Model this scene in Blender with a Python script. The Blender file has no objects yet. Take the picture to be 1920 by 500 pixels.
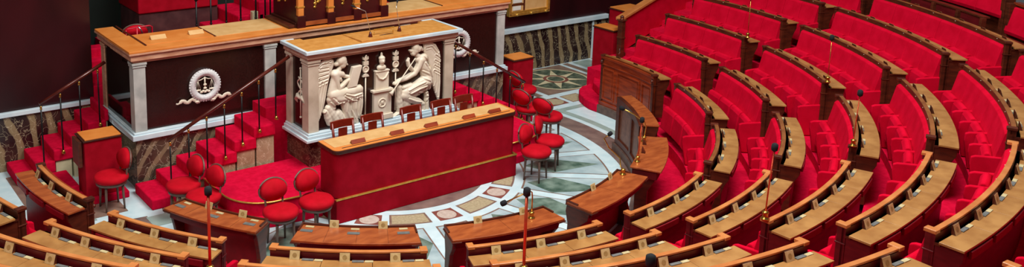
import bpy, math, random
from mathutils import Vector, Matrix

# ---------------------------------------------------------------- camera, light, exposure
scn = bpy.context.scene
COL = scn.collection
random.seed(7)
right = Vector((0.81500128, -0.57910839, 0.02015909)); up = Vector((0.09542683, 0.16844977, 0.98108022)); fwd = Vector((0.57154758, 0.79765791, -0.19254926))
cam_data = bpy.data.cameras.new('camera'); cam = bpy.data.objects.new('camera', cam_data); COL.objects.link(cam)
cam.matrix_world = Matrix(((right.x, up.x, -fwd.x, -7.76940527), (right.y, up.y, -fwd.y, -12.17733979), (right.z, up.z, -fwd.z, 5.79703715), (0, 0, 0, 1)))
cam_data.sensor_fit = 'HORIZONTAL'; cam_data.sensor_width = 36.0
cam_data.lens = 1785.758 * 36.0 / 1920.0
cam_data.shift_x = (960.0 - 804.0) / 1920.0
cam_data.shift_y = -(250.0 + 28.743) / 1920.0
cam_data.clip_end = 200
scn.camera = cam

world = bpy.data.worlds.new('world'); scn.world = world; world.use_nodes = True
bg = world.node_tree.nodes['Background']
bg.inputs[0].default_value = (0.86, 0.93, 1.0, 1); bg.inputs[1].default_value = 0.08

def area(name, loc, size, power, color, target=(0, -3, 0)):
    d = bpy.data.lights.new(name, 'AREA'); d.shape = 'RECTANGLE'; d.size, d.size_y = size; d.energy = power; d.color = color
    o = bpy.data.objects.new(name, d); COL.objects.link(o); o.location = loc
    o.rotation_euler = (Vector(target) - Vector(loc)).to_track_quat('-Z', 'Y').to_euler()
    return o
area('skylight', (0.5, -5.5, 12.5), (6, 5), 1850, (1.0, 0.97, 0.93), (1.2, -3.5, 0))
area('front_fill', (-7.5, -6.0, 9.5), (4, 4), 620, (1.0, 0.95, 0.88), (1, -1.5, 0.5))  # unseen fill added on the camera side to brighten upright faces
scn.view_settings.view_transform = 'Standard'; scn.view_settings.look = 'None'
scn.view_settings.gamma = 1.0; scn.view_settings.use_curve_mapping = False
scn.view_settings.exposure = 0.0

# ---------------------------------------------------------------- materials
MAT = {}
def rgb(r, g, b):
    f = lambda c: (c / 255.0 / 12.92) if c / 255.0 <= 0.04045 else ((c / 255.0 + 0.055) / 1.055) ** 2.4
    return (f(r), f(g), f(b), 1.0)
def new_mat(name, rough=0.5, metal=0.0, spec=0.5):
    m = bpy.data.materials.new(name); m.use_nodes = True; nt = m.node_tree
    b = nt.nodes['Principled BSDF']
    b.inputs['Roughness'].default_value = rough; b.inputs['Metallic'].default_value = metal
    b.inputs['Specular IOR Level'].default_value = spec
    MAT[name] = m
    return m, nt, b
def noise_mat(name, c0, c1, scale=8.0, rough=0.5, metal=0.0, stretch=(1, 1, 1), detail=4.0, spec=0.5, bump=0.0, lo=0.35, hi=0.65, sheen=0.0, bscale=None, coat=0.0):
    m, nt, b = new_mat(name, rough, metal, spec)
    tc = nt.nodes.new('ShaderNodeTexCoord'); mp = nt.nodes.new('ShaderNodeMapping'); mp.inputs['Scale'].default_value = stretch
    nz = nt.nodes.new('ShaderNodeTexNoise'); nz.inputs['Scale'].default_value = scale; nz.inputs['Detail'].default_value = detail
    cr = nt.nodes.new('ShaderNodeValToRGB'); cr.color_ramp.elements[0].position = lo; cr.color_ramp.elements[1].position = hi
    cr.color_ramp.elements[0].color = c0; cr.color_ramp.elements[1].color = c1
    L = nt.links.new
    L(tc.outputs['Object'], mp.inputs[0]); L(mp.outputs[0], nz.inputs['Vector']); L(nz.outputs['Fac'], cr.inputs[0]); L(cr.outputs[0], b.inputs['Base Color'])
    if bump:
        n2 = nt.nodes.new('ShaderNodeTexNoise'); n2.inputs['Scale'].default_value = bscale or scale * 3; n2.inputs['Detail'].default_value = 3
        L(mp.outputs[0], n2.inputs['Vector'])
        bp = nt.nodes.new('ShaderNodeBump'); bp.inputs['Strength'].default_value = bump; bp.inputs['Distance'].default_value = 0.01
        L(n2.outputs['Fac'], bp.inputs['Height']); L(bp.outputs[0], b.inputs['Normal'])
    if sheen: b.inputs['Sheen Weight'].default_value = sheen; b.inputs['Sheen Tint'].default_value = (1, 0.15, 0.3, 1)
    if coat: b.inputs['Coat Weight'].default_value = coat; b.inputs['Coat Roughness'].default_value = 0.15
    return m
def veined(name, base0, base1, vein, scale=2.0, bands=None, band_col=None, rough=0.2, vein_w=0.03, vscale=1.6, band_scale=3.0, rot=(0, 0, 0)):
    m, nt, b = new_mat(name, rough); L = nt.links.new
    tc = nt.nodes.new('ShaderNodeTexCoord'); mp = nt.nodes.new('ShaderNodeMapping'); mp.inputs['Rotation'].default_value = rot
    L(tc.outputs['Object'], mp.inputs[0])
    nz = nt.nodes.new('ShaderNodeTexNoise'); nz.inputs['Scale'].default_value = scale; nz.inputs['Detail'].default_value = 6
    cr = nt.nodes.new('ShaderNodeValToRGB'); cr.color_ramp.elements[0].position = 0.4; cr.color_ramp.elements[1].position = 0.62
    cr.color_ramp.elements[0].color = base0; cr.color_ramp.elements[1].color = base1
    L(mp.outputs[0], nz.inputs['Vector']); L(nz.outputs['Fac'], cr.inputs[0])
    col = cr.outputs[0]
    if band_col:
        wv = nt.nodes.new('ShaderNodeTexWave'); wv.inputs['Scale'].default_value = band_scale; wv.inputs['Distortion'].default_value = 3.0; wv.inputs['Detail'].default_value = 2; wv.inputs['Detail Scale'].default_value = 1.4
        L(mp.outputs[0], wv.inputs['Vector'])
        r2 = nt.nodes.new('ShaderNodeValToRGB'); r2.color_ramp.elements[0].position = 0.62; r2.color_ramp.elements[1].position = 0.78
        mx = nt.nodes.new('ShaderNodeMixRGB'); L(wv.outputs['Fac'], r2.inputs[0]); L(r2.outputs[0], mx.inputs[0]); L(col, mx.inputs[1]); mx.inputs[2].default_value = band_col
        col = mx.outputs[0]
    # warped cell borders make the veins
    n3 = nt.nodes.new('ShaderNodeTexNoise'); n3.inputs['Scale'].default_value = vscale * 1.5; n3.inputs['Detail'].default_value = 4
    L(mp.outputs[0], n3.inputs['Vector'])
    ad = nt.nodes.new('ShaderNodeMixRGB'); ad.blend_type = 'ADD'; ad.inputs[0].default_value = 1.0
    L(mp.outputs[0], ad.inputs[1]); L(n3.outputs['Color'], ad.inputs[2])
    vo = nt.nodes.new('ShaderNodeTexVoronoi'); vo.feature = 'DISTANCE_TO_EDGE'; vo.inputs['Scale'].default_value = vscale * 2.2
    L(ad.outputs[0], vo.inputs['Vector'])
    r3 = nt.nodes.new('ShaderNodeValToRGB'); r3.color_ramp.elements[0].position = 0.0; r3.color_ramp.elements[1].position = vein_w
    r3.color_ramp.elements[0].color = (1, 1, 1, 1); r3.color_ramp.elements[1].color = (0, 0, 0, 1)
    L(vo.outputs['Distance'], r3.inputs[0])
    m2 = nt.nodes.new('ShaderNodeMixRGB'); L(r3.outputs[0], m2.inputs[0]); L(col, m2.inputs[1]); m2.inputs[2].default_value = vein
    L(m2.outputs[0], b.inputs['Base Color'])
    return m
noise_mat('red_carpet', rgb(194, 8, 48), rgb(212, 14, 58), 14, 0.95, spec=0.05, bump=0.3, bscale=260)
noise_mat('red_velvet', rgb(190, 4, 38), rgb(206, 8, 46), 5, 0.9, spec=0.05, bump=0.2, bscale=180)
noise_mat('stool_velvet', rgb(174, 2, 22), rgb(192, 4, 30), 6, 0.8, spec=0.15)
noise_mat('counter_cloth', rgb(146, 4, 24), rgb(162, 8, 32), 6, 0.9, spec=0.1, bump=0.2, bscale=200)
noise_mat('red_leather', rgb(116, 8, 22), rgb(134, 12, 28), 8, 0.5)
noise_mat('oak_top', rgb(154, 106, 56), rgb(178, 130, 74), 3.5, 0.34, stretch=(1.5, 1.5, 8), detail=6, coat=0.15)
noise_mat('cherry_top', rgb(146, 70, 34), rgb(174, 92, 46), 3.0, 0.3, stretch=(1.5, 5, 2), detail=6, coat=0.2)
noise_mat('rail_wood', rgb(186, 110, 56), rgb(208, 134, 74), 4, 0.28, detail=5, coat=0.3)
noise_mat('walnut', rgb(64, 26, 14), rgb(92, 38, 20), 5, 0.4, stretch=(1, 1, 4), detail=5)
noise_mat('mahogany', rgb(84, 12, 18), rgb(104, 18, 24), 4, 0.42, stretch=(1, 1, 5), detail=4)
noise_mat('panel_wood', rgb(116, 40, 16), rgb(160, 62, 26), 3, 0.35, stretch=(1, 1, 6), detail=5, coat=0.2)
noise_mat('stone_plinth', rgb(84, 62, 54), rgb(104, 80, 70), 12, 0.5)
noise_mat('burr_panel', rgb(104, 66, 52), rgb(134, 92, 74), 14, 0.35, detail=8)
noise_mat('leather_top', rgb(190, 128, 56), rgb(206, 146, 74), 9, 0.5)
noise_mat('desk_wood', rgb(212, 124, 50), rgb(224, 140, 66), 4, 0.42, detail=5)
noise_mat('dark_edge', rgb(52, 20, 12), rgb(66, 28, 18), 8, 0.4)
noise_mat('white_marble', rgb(190, 212, 222), rgb(218, 232, 238), 3, 0.3, detail=7)
noise_mat('pilaster_marble', rgb(164, 168, 164), rgb(200, 202, 196), 4, 0.4, detail=8)
noise_mat('pink_marble', rgb(190, 136, 106), rgb(214, 168, 138), 5, 0.35, stretch=(1, 2, 4), detail=7)
noise_mat('relief_marble', rgb(218, 206, 184), rgb(230, 220, 202), 6, 0.45, detail=5)
noise_mat('wreath_marble', rgb(200, 202, 204), rgb(222, 222, 222), 30, 0.6, bump=0.4, bscale=60)
noise_mat('porphyry', rgb(36, 14, 12), rgb(48, 20, 17), 40, 0.22, detail=4)
noise_mat('wall_stone', rgb(34, 12, 14), rgb(54, 16, 20), 1.5, 0.3, detail=8, stretch=(1, 1, 0.5))
noise_mat('black_marble', rgb(8, 16, 13), rgb(18, 28, 22), 3, 0.06, detail=6)
noise_mat('niche_wall', rgb(4, 22, 16), rgb(8, 32, 24), 2, 0.7)
noise_mat('dark_stone', rgb(62, 38, 40), rgb(84, 54, 54), 5, 0.4, detail=8)
veined('dado_marble', rgb(38, 22, 24), rgb(64, 50, 44), rgb(196, 182, 150), 2.2, True, rgb(138, 120, 90), 0.22, 0.02, 2.1, 1.15, (0.0, 0.22, 0.2))
veined('base_marble', rgb(60, 46, 40), rgb(92, 76, 62), rgb(190, 178, 154), 2.4, True, rgb(128, 112, 88), 0.25, 0.024, 2.0, 1.6, (0.0, -0.6, 0.2))
veined('stair_marble', rgb(150, 130, 100), rgb(180, 162, 130), rgb(214, 204, 176), 3, None, None, 0.35, 0.03, 2.5)
veined('red_marble', rgb(58, 26, 24), rgb(98, 62, 50), rgb(170, 140, 116), 4, None, None, 0.3, 0.04, 3.2)
noise_mat('floor_white', rgb(194, 222, 230), rgb(212, 234, 240), 5, 0.22)
noise_mat('floor_blue', rgb(150, 174, 180), rgb(186, 206, 210), 3, 0.25, detail=8)
noise_mat('floor_green', rgb(66, 92, 80), rgb(126, 148, 136), 4.5, 0.25, detail=10)
noise_mat('floor_sage', rgb(140, 162, 156), rgb(158, 178, 172), 4, 0.3)
noise_mat('floor_brown', rgb(112, 92, 88), rgb(136, 114, 106), 5, 0.3, detail=8)
noise_mat('floor_taupe', rgb(120, 98, 88), rgb(140, 116, 102), 6, 0.3)
noise_mat('floor_tan', rgb(160, 148, 118), rgb(186, 174, 142), 30, 0.35, detail=6)
noise_mat('floor_pink', rgb(186, 170, 158), rgb(204, 190, 178), 20, 0.35)
noise_mat('floor_verde', rgb(44, 62, 52), rgb(104, 118, 100), 7, 0.25, detail=10)
noise_mat('floor_cream', rgb(196, 188, 150), rgb(212, 204, 170), 6, 0.3)
noise_mat('floor_red', rgb(120, 70, 62), rgb(140, 86, 76), 8, 0.3)
noise_mat('brass', rgb(190, 140, 60), rgb(214, 168, 84), 10, 0.25, metal=0.9)
noise_mat('plate_brass', rgb(190, 166, 112), rgb(208, 186, 134), 20, 0.3)
noise_mat('plate_emblem', rgb(150, 122, 70), rgb(166, 138, 84), 30, 0.5)
noise_mat('tribune_marble', rgb(172, 130, 112), rgb(200, 162, 140), 5, 0.35, stretch=(1, 2, 4), detail=7)
noise_mat('tribune_pilaster', rgb(184, 168, 148), rgb(210, 196, 176), 4, 0.4, detail=8)
noise_mat('dark_mahogany', rgb(52, 8, 12), rgb(70, 12, 16), 4, 0.35)
noise_mat('rail_oak', rgb(120, 70, 36), rgb(150, 94, 50), 5, 0.35, detail=5)  # oak-toned rail of blocks A to C, close to the desk tops
noise_mat('grey_panel', rgb(96, 98, 96), rgb(110, 112, 110), 20, 0.5)
noise_mat('pale_pad', rgb(182, 168, 124), rgb(196, 184, 142), 20, 0.5)
noise_mat('ivory', rgb(214, 200, 168), rgb(226, 214, 186), 20, 0.4)
noise_mat('black_metal', rgb(14, 14, 16), rgb(24, 24, 24), 10, 0.4, metal=0.3)
noise_mat('black_foam', rgb(10, 14, 20), rgb(18, 24, 30), 40, 0.9)
noise_mat('chrome', rgb(190, 196, 200), rgb(214, 218, 220), 10, 0.2, metal=0.9)
noise_mat('copper', rgb(200, 72, 44), rgb(214, 90, 56), 10, 0.3, metal=0.5)
noise_mat('gold', rgb(206, 158, 62), rgb(226, 184, 92), 12, 0.3, metal=0.7)
noise_mat('rail_dark', rgb(72, 22, 14), rgb(92, 32, 20), 6, 0.3, coat=0.3)
noise_mat('chair_wood', rgb(96, 22, 12), rgb(128, 36, 18), 6, 0.3, coat=0.3)
noise_mat('stool_wood', rgb(92, 70, 62), rgb(112, 86, 74), 8, 0.4)
noise_mat('canvas', rgb(204, 158, 98), rgb(216, 174, 116), 6, 0.6)
noise_mat('paper_white', rgb(214, 214, 206), rgb(226, 226, 220), 6, 0.6)
noise_mat('red_metal', rgb(180, 10, 36), rgb(196, 16, 44), 6, 0.35)

# ---------------------------------------------------------------- mesh helpers
def rad(a): return a * math.pi / 180.0
def pol(r, a, z=0.0): return (r * math.cos(rad(a)), r * math.sin(rad(a)), z)
class MB:
    def __init__(s): s.v = []; s.f = []; s.sm = []; s.mi = []; s.mats = []; s.cur = 0
    def mat(s, name):
        if name not in s.mats: s.mats.append(name)
        s.cur = s.mats.index(name); return s
    def add(s, vs, fs, smooth=False):
        n = len(s.v); s.v += [tuple(p) for p in vs]
        for f in fs: s.f.append(tuple(i + n for i in f)); s.sm.append(smooth); s.mi.append(s.cur)
        return s
    def box(s, x0, x1, y0, y1, z0, z1):
        vs = [(x, y, z) for z in (z0, z1) for y in (y0, y1) for x in (x0, x1)]
        return s.add(vs, [(0, 2, 3, 1), (4, 5, 7, 6), (0, 1, 5, 4), (2, 6, 7, 3), (0, 4, 6, 2), (1, 3, 7, 5)])
    def hexa(s, b, t):   # bottom quad (ccw), top quad
        return s.add(list(b) + list(t), [(3, 2, 1, 0), (4, 5, 6, 7), (0, 1, 5, 4), (1, 2, 6, 5), (2, 3, 7, 6), (3, 0, 4, 7)])
    def prism(s, poly, z0, z1, smooth=False):    # horizontal polygon, ccw
        n = len(poly); vs = [(p[0], p[1], z0) for p in poly] + [(p[0], p[1], z1) for p in poly]
        s.add(vs, [tuple(range(n - 1, -1, -1)), tuple(range(n, 2 * n))])
        return s.add(vs, [(i, (i + 1) % n, n + (i + 1) % n, n + i) for i in range(n)], smooth)
    def slab(s, poly, y0, y1):      # polygon in x,z extruded along y
        n = len(poly); vs = [(p[0], y0, p[1]) for p in poly] + [(p[0], y1, p[1]) for p in poly]
        return s.add(vs, [tuple(range(n)), tuple(range(2 * n - 1, n - 1, -1))] + [(i, n + i, n + (i + 1) % n, (i + 1) % n) for i in range(n)])
    def flat(s, poly, z):
        return s.add([(p[0], p[1], z) for p in poly], [tuple(range(len(poly)))])
    def arc(s, prof, a0, a1, step=1.3, c=(0, 0), smooth=False):   # prof [(r,z)] ccw in the r,z plane, swept a0..a1 degrees
        if a0 > a1: a0, a1 = a1, a0
        n = max(1, int(math.ceil((a1 - a0) / step))); k = len(prof); vs = []
        for i in range(n + 1):
            a = a0 + (a1 - a0) * i / n
            for r, z in prof: vs.append((c[0] + r * math.cos(rad(a)), c[1] + r * math.sin(rad(a)), z))
        fs = []
        for i in range(n):
            for j in range(k):
                j2 = (j + 1) % k; fs.append((i * k + j, i * k + j2, (i + 1) * k + j2, (i + 1) * k + j))
        s.add(vs, fs, smooth)
        return s.add(vs, [tuple(range(k - 1, -1, -1)), tuple(n * k + j for j in range(k))])
    def rz(s, r0, r1, z0, z1, a0, a1, step=1.3, c=(0, 0)): return s.arc([(r0, z0), (r1, z0), (r1, z1), (r0, z1)], a0, a1, step, c)
    def radial(s, prof, a, th):    # (r,z) profile plate of thickness th standing radially at angle a
        ca, sa = math.cos(rad(a)), math.sin(rad(a)); k = len(prof); vs = []
        for t in (-th / 2, th / 2):
            for r, z in prof: vs.append((r * ca - t * sa, r * sa + t * ca, z))
        return s.add(vs, [tuple(range(k)), tuple(range(2 * k - 1, k - 1, -1))] + [(j, k + j, k + (j + 1) % k, (j + 1) % k) for j in range(k)])
    def tube(s, path, r, seg=8, cap=True, smooth=True, flat=(1, 1, 1)):
        path = [Vector(p) for p in path]; n = len(path); rr = r if isinstance(r, (list, tuple)) else [r] * n; vs = []
        for i, p in enumerate(path):
            t = (path[min(i + 1, n - 1)] - path[max(i - 1, 0)])
            t = t.normalized() if t.length > 1e-9 else Vector((0, 0, 1))
            ref = Vector((0, 0, 1)) if abs(t.z) < 0.9 else Vector((1, 0, 0))
            u = t.cross(ref).normalized(); w = t.cross(u)
            for k in range(seg):
                a = 2 * math.pi * k / seg; o = (u * math.cos(a) + w * math.sin(a)) * rr[i]
                vs.append((p.x + o.x * flat[0], p.y + o.y * flat[1], p.z + o.z * flat[2]))
        fs = [(i * seg + k, i * seg + (k + 1) % seg, (i + 1) * seg + (k + 1) % seg, (i + 1) * seg + k) for i in range(n - 1) for k in range(seg)]
        s.add(vs, fs, smooth)
        if cap: s.add(vs, [tuple(range(seg - 1, -1, -1)), tuple((n - 1) * seg + k for k in range(seg))])
        return s
    def lathe(s, c, prof, seg=20, smooth=True, sx=1.0, sy=1.0):    # prof [(r,z)]
        vs = []; k = len(prof)
        for r, z in prof:
            for i in range(seg):
                a = 2 * math.pi * i / seg; vs.append((c[0] + sx * r * math.cos(a), c[1] + sy * r * math.sin(a), c[2] + z))
        fs = [(j * seg + i, j * seg + (i + 1) % seg, (j + 1) * seg + (i + 1) % seg, (j + 1) * seg + i) for j in range(k - 1) for i in range(seg)]
        s.add(vs, fs, smooth)
        return s.add(vs, [tuple(range(seg - 1, -1, -1)), tuple((k - 1) * seg + i for i in range(seg))])
    def ball(s, c, r, seg=12, ring=8):
        if not isinstance(r, (tuple, list)): r = (r, r, r)
        vs = [(c[0], c[1], c[2] - r[2])]
        for j in range(1, ring):
            p = math.pi * j / ring
            for i in range(seg):
                a = 2 * math.pi * i / seg
                vs.append((c[0] + r[0] * math.sin(p) * math.cos(a), c[1] + r[1] * math.sin(p) * math.sin(a), c[2] - r[2] * math.cos(p)))
        vs.append((c[0], c[1], c[2] + r[2])); e = len(vs) - 1; fs = []
        for i in range(seg):
            i2 = (i + 1) % seg; fs.append((0, 1 + i2, 1 + i)); fs.append((e, e - seg + i, e - seg + i2))
            for j in range(ring - 2): fs.append((1 + j * seg + i, 1 + j * seg + i2, 1 + (j + 1) * seg + i2, 1 + (j + 1) * seg + i))
        return s.add(vs, fs, True)
    def ring(s, c, ax, R, r, seg=32, rs=8):   # torus around axis 'x','y','z'
        vs = []
        for i in range(seg):
            a = 2 * math.pi * i / seg
            for j in range(rs):
                b = 2 * math.pi * j / rs; q = R + r * math.cos(b); p = (q * math.cos(a), q * math.sin(a), r * math.sin(b))
                if ax == 'y': p = (p[0], p[2], p[1])
                if ax == 'x': p = (p[2], p[0], p[1])
                vs.append((c[0] + p[0], c[1] + p[1], c[2] + p[2]))
        return s.add(vs, [(i * rs + j, ((i + 1) % seg) * rs + j, ((i + 1) % seg) * rs + (j + 1) % rs, i * rs + (j + 1) % rs) for i in range(seg) for j in range(rs)], True)

def obj(name, mb, mat=None, parent=None, bevel=0.0, seg=2, fix=True):
    me = bpy.data.meshes.new(name)
    off = Vector((0, 0, 0)); q = parent
    while q is not None: off = off + Vector(q.location); q = q.parent
    me.from_pydata([(p[0] - off.x, p[1] - off.y, p[2] - off.z) for p in mb.v], [], mb.f)
    if mb.mats:
        for n in mb.mats: me.materials.append(MAT[n])
        me.polygons.foreach_set('material_index', mb.mi)
    else: me.materials.append(MAT[mat])
    me.polygons.foreach_set('use_smooth', mb.sm)
    if fix:
        import bmesh
        bm = bmesh.new(); bm.from_mesh(me); bmesh.ops.remove_doubles(bm, verts=bm.verts, dist=1e-5); bmesh.ops.recalc_face_normals(bm, faces=bm.faces); bm.to_mesh(me); bm.free()
    o = bpy.data.objects.new(name, me); COL.objects.link(o)
    if parent: o.parent = parent
    if bevel:
        b = o.modifiers.new('bevel', 'BEVEL'); b.width = bevel; b.segments = seg; b.limit_method = 'ANGLE'; b.angle_limit = rad(35)
    return o
def thing(name, label, cat, loc, group=None):
    o = bpy.data.objects.new(name, None); COL.objects.link(o); o.location = loc; o.empty_display_size = 0.1
    o['label'] = label; o['category'] = cat
    if group: o['group'] = group
    return o
def tag(o, label, cat, group=None):
    o['label'] = label; o['category'] = cat
    if group: o['group'] = group
    return o
def struct(name, mb, mat=None, bevel=0, parent=None, fix=True):
    o = obj(name, mb, mat, parent, bevel, fix=fix); o['kind'] = 'structure'; return o
def copy_tree(o, parent=None):
    c = o.copy(); COL.objects.link(c)
    if parent: c.parent = parent
    for ch in list(o.children): copy_tree(ch, c)
    return c

# ================================================================ SETTING
# ---- marble floor with its inlaid pattern
CC = (0.06, -0.25)
def ringpoly(r0, r1, a0, a1, c=CC, n=None):
    n = n or max(2, int(abs(a1 - a0) / 2)); o = []
    for i in range(n + 1): a = rad(a0 + (a1 - a0) * i / n); o.append((c[0] + r1 * math.cos(a), c[1] + r1 * math.sin(a)))
    for i in range(n, -1, -1): a = rad(a0 + (a1 - a0) * i / n); o.append((c[0] + r0 * math.cos(a), c[1] + r0 * math.sin(a)))
    return o
def strip(m, r0, r1, a0, a1, z, c=CC):
    n = max(2, int(abs(a1 - a0) / 2)); vs = []
    for i in range(n + 1):
        a = rad(a0 + (a1 - a0) * i / n)
        vs += [(c[0] + r0 * math.cos(a), c[1] + r0 * math.sin(a), z), (c[0] + r1 * math.cos(a), c[1] + r1 * math.sin(a), z)]
    m.add(vs, [(2 * i, 2 * i + 1, 2 * i + 3, 2 * i + 2) for i in range(n)])
def disc(m, c, r, z, n=40, sy=1): m.flat([(c[0] + r * math.cos(2 * math.pi * i / n), c[1] + sy * r * math.sin(2 * math.pi * i / n)) for i in range(n)], z)
def rect(m, x0, x1, y0, y1, z): m.flat([(x0, y0), (x1, y0), (x1, y1), (x0, y1)], z)
fl = MB(); e = 0.0012
fl.mat('floor_white').box(-9.5, 12, -6.5, 2.9, -0.1, 0)
fl.mat('floor_brown'); strip(fl, 3.77, 4.2, -186, 6.5, e)
fl.mat('floor_sage'); strip(fl, 4.32, 4.47, -186, 10.5, e); rect(fl, 4.3, 5.3, 0.38, 0.53, 1.5 * e); rect(fl, -5.3, -4.3, 0.38, 0.53, 1.5 * e)
for k in range(-1, 11):      # wedge panels between the white radial bands
    a0 = -37.4 - 17.55 * (k - 2); a1 = a0 - 17.55; g = 1.35; gi = 2.3
    def P(r, t): return (CC[0] + r * math.cos(rad(t)), CC[1] + r * math.sin(rad(t)))
    def wedge(m, r0, r1, d, z):
        n = 6; o = [P(r1, (a0 - g - d / 2) + (a1 - a0 + 2 * g + d) * i / n) for i in range(n + 1)] + [P(r0, (a1 + gi + d) + (a0 - a1 - 2 * gi - 2 * d) * i / n) for i in range(n + 1)]
        m.flat(o, z)
    fl.mat('floor_taupe'); wedge(fl, 2.14, 3.53, 0, e)
    fl.mat('floor_blue'); wedge(fl, 2.17, 3.50, 0.6, 2 * e)
    am = (a0 + a1) / 2
    fl.mat('floor_green'); fl.flat([P(3.44, am), P(2.62, a1 + 2.2), P(2.2, am), P(2.62, a0 - 2.2)], 3 * e)
fl.mat('floor_brown'); strip(fl, 0.2, 1.54, -200, 20, e)
for k in range(-1, 5):
    ac = -96.2 + 35.1 * (k - 1)
    fl.mat('floor_red'); strip(fl, 1.68, 2.0, ac - 5.4, ac + 5.4, e)
    fl.mat('floor_pink'); disc(fl, P(1.84, ac), 0.14, 2 * e)
    fl.mat('floor_taupe'); strip(fl, 1.67, 2.0, ac + 17.55 - 8.8, ac + 17.55 + 8.8, e)
    fl.mat('floor_tan'); strip(fl, 1.70, 1.97, ac + 17.55 - 7.8, ac + 17.55 + 7.8, 2 * e)
# compass star and its frame, right of the tribune
SC = (5.77, 2.03)
fl.mat('floor_taupe'); rect(fl, 4.87, 6.6, 1.27, 2.82, e); rect(fl, 6.7, 6.86, 1.2, 2.82, e); rect(fl, 4.6, 4.76, 1.3, 2.82, e); rect(fl, 7.6, 7.8, 1.0, 2.85, e)
fl.mat('floor_sage'); rect(fl, 6.98, 7.5, 1.2, 2.8, e); rect(fl, 3.9, 4.5, 1.3, 2.6, 1.3 * e)
fl.mat('floor_cream'); disc(fl, SC, 0.74, 2 * e); fl.mat('floor_verde'); disc(fl, SC, 0.69, 3 * e)
fl.mat('floor_cream')
for i in range(8):
    a = 45 * i + 12; r1 = 0.68 if i % 2 == 0 else 0.66
    fl.flat([(SC[0] + q * math.cos(rad(t)), SC[1] + q * math.sin(rad(t))) for q, t in ((r1, a), (0.24, a + 22.5), (0.05, a), (0.24, a - 22.5))], (4 + 0.3 * (i % 2)) * e)
fl.mat('floor_red'); disc(fl, SC, 0.27, 5 * e); fl.mat('floor_cream'); disc(fl, SC, 0.20, 6 * e); fl.mat('floor_verde'); disc(fl, SC, 0.17, 7 * e)
for x0, x1, circ in ((3.9, 4.37, 0), (4.47, 4.9, 1), (5.0, 5.45, 0), (5.55, 6.0, 1)):
    fl.mat('floor_red'); rect(fl, x0, x1, 0.7, 1.1, 1.4 * e)
    if circ: fl.mat('floor_tan'); disc(fl, ((x0 + x1) / 2, 0.9), 0.2, 2 * e, 30, 0.85)
    else: fl.mat('floor_tan'); rect(fl, x0 + 0.02, x1 - 0.02, 0.72, 1.08, 2 * e)
# left side strips, under the benches by the wall
fl.mat('floor_taupe'); rect(fl, -5.02, -4.86, 0.5, 2.6, e); rect(fl, -5.6, -5.4, 0.5, 2.85, e); rect(fl, -4.35, -3.85, 0.45, 0.9, 1.8 * e)
fl.mat('floor_sage'); rect(fl, -3.72, -3.25, -0.25, 0.1, 3.4 * e); rect(fl, -3.3, -2.9, -0.75, -0.4, 3.7 * e)
struct('floor', fl, fix=False)

# ---- carpeted tiers that carry the benches: two low steps per row
RK = {2: 5.148, 3: 6.0, 4: 6.865, 5: 7.694, 6: 8.492, 7: 9.357, 8: 10.2, 9: 11.05}
ZK = {2: 1.129, 3: 1.366, 4: 1.680, 5: 1.975, 6: 2.241, 7: 2.443, 8: 2.75, 9: 3.05}
def tread(k): return max(0.05, ZK[k] - 1.03)
def tiers(A0, A1, r_start, name, lab):
    tb = MB(); prof = [(r_start, -0.02), (r_start, tread(2) + 0.14), (RK[2] + 0.2, tread(2) + 0.14), (RK[2] + 0.2, tread(3))]
    for k in range(3, 9):
        r = RK[k]; t = tread(k)
        prof += [(r - 0.30, t), (r - 0.30, t + 0.14), (r + 0.2, t + 0.14), (r + 0.2, tread(k + 1))]
    prof += [(11.6, tread(9)), (11.6, -0.02)]
    n = int((A1 - A0) / 1.3) + 1; k = len(prof); vs = []
    for i in range(n + 1):
        a = A0 + (A1 - A0) * i / n
        for r, z in prof: vs.append(pol(r, a, z))
    tb.add(vs, [(i * k + j, i * k + j + 1, (i + 1) * k + j + 1, (i + 1) * k + j) for i in range(n) for j in range(k - 1)])
    tb.add(vs, [tuple(range(k)), tuple(n * k + j for j in range(k))])
    struct(name, tb, 'red_carpet')['label'] = lab
tiers(-162.0, -19.0, 4.84, 'trim_1', 'red carpeted tiers under the curved benches')
tiers(-19.0, 1.5, 5.12, 'trim_9', 'red carpeted tiers under the block nearest the right wall')
tiers(-184.0, -162.0, 5.16, 'trim_10', 'red carpeted tiers under the block at the left edge')

# ---- back walls: dark polished stone above a veined marble dado with a pale rail
XW = -3.57
w = MB().box(-10, XW, 2.9, 3.1, 0, 7); struct('wall_left', w, 'wall_stone')
w = MB().box(3.62, 13, 2.9, 3.1, 0, 7); struct('wall_right', w, 'wall_stone')
w = MB().box(-10, -3.6, 2.86, 2.9, 0, 0.87); struct('baseboard_left', w, 'dado_marble')
w = MB().box(3.62, 8.07, 2.86, 2.9, 0, 0.90).mat('x') if False else MB().box(3.62, 13, 2.86, 2.9, 0, 0.90); struct('baseboard_right', w, 'dado_marble')
struct('trim_2', MB().box(-10, -3.6, 2.82, 2.9, 0.87, 0.94), 'white_marble', 0.008)
struct('trim_3', MB().box(3.62, 8.08, 2.80, 2.9, 0.90, 1.0), 'white_marble', 0.008)
struct('trim_4', MB().box(7.62, 7.66, 2.84, 2.9, 0.0, 0.90), 'white_marble')
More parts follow.
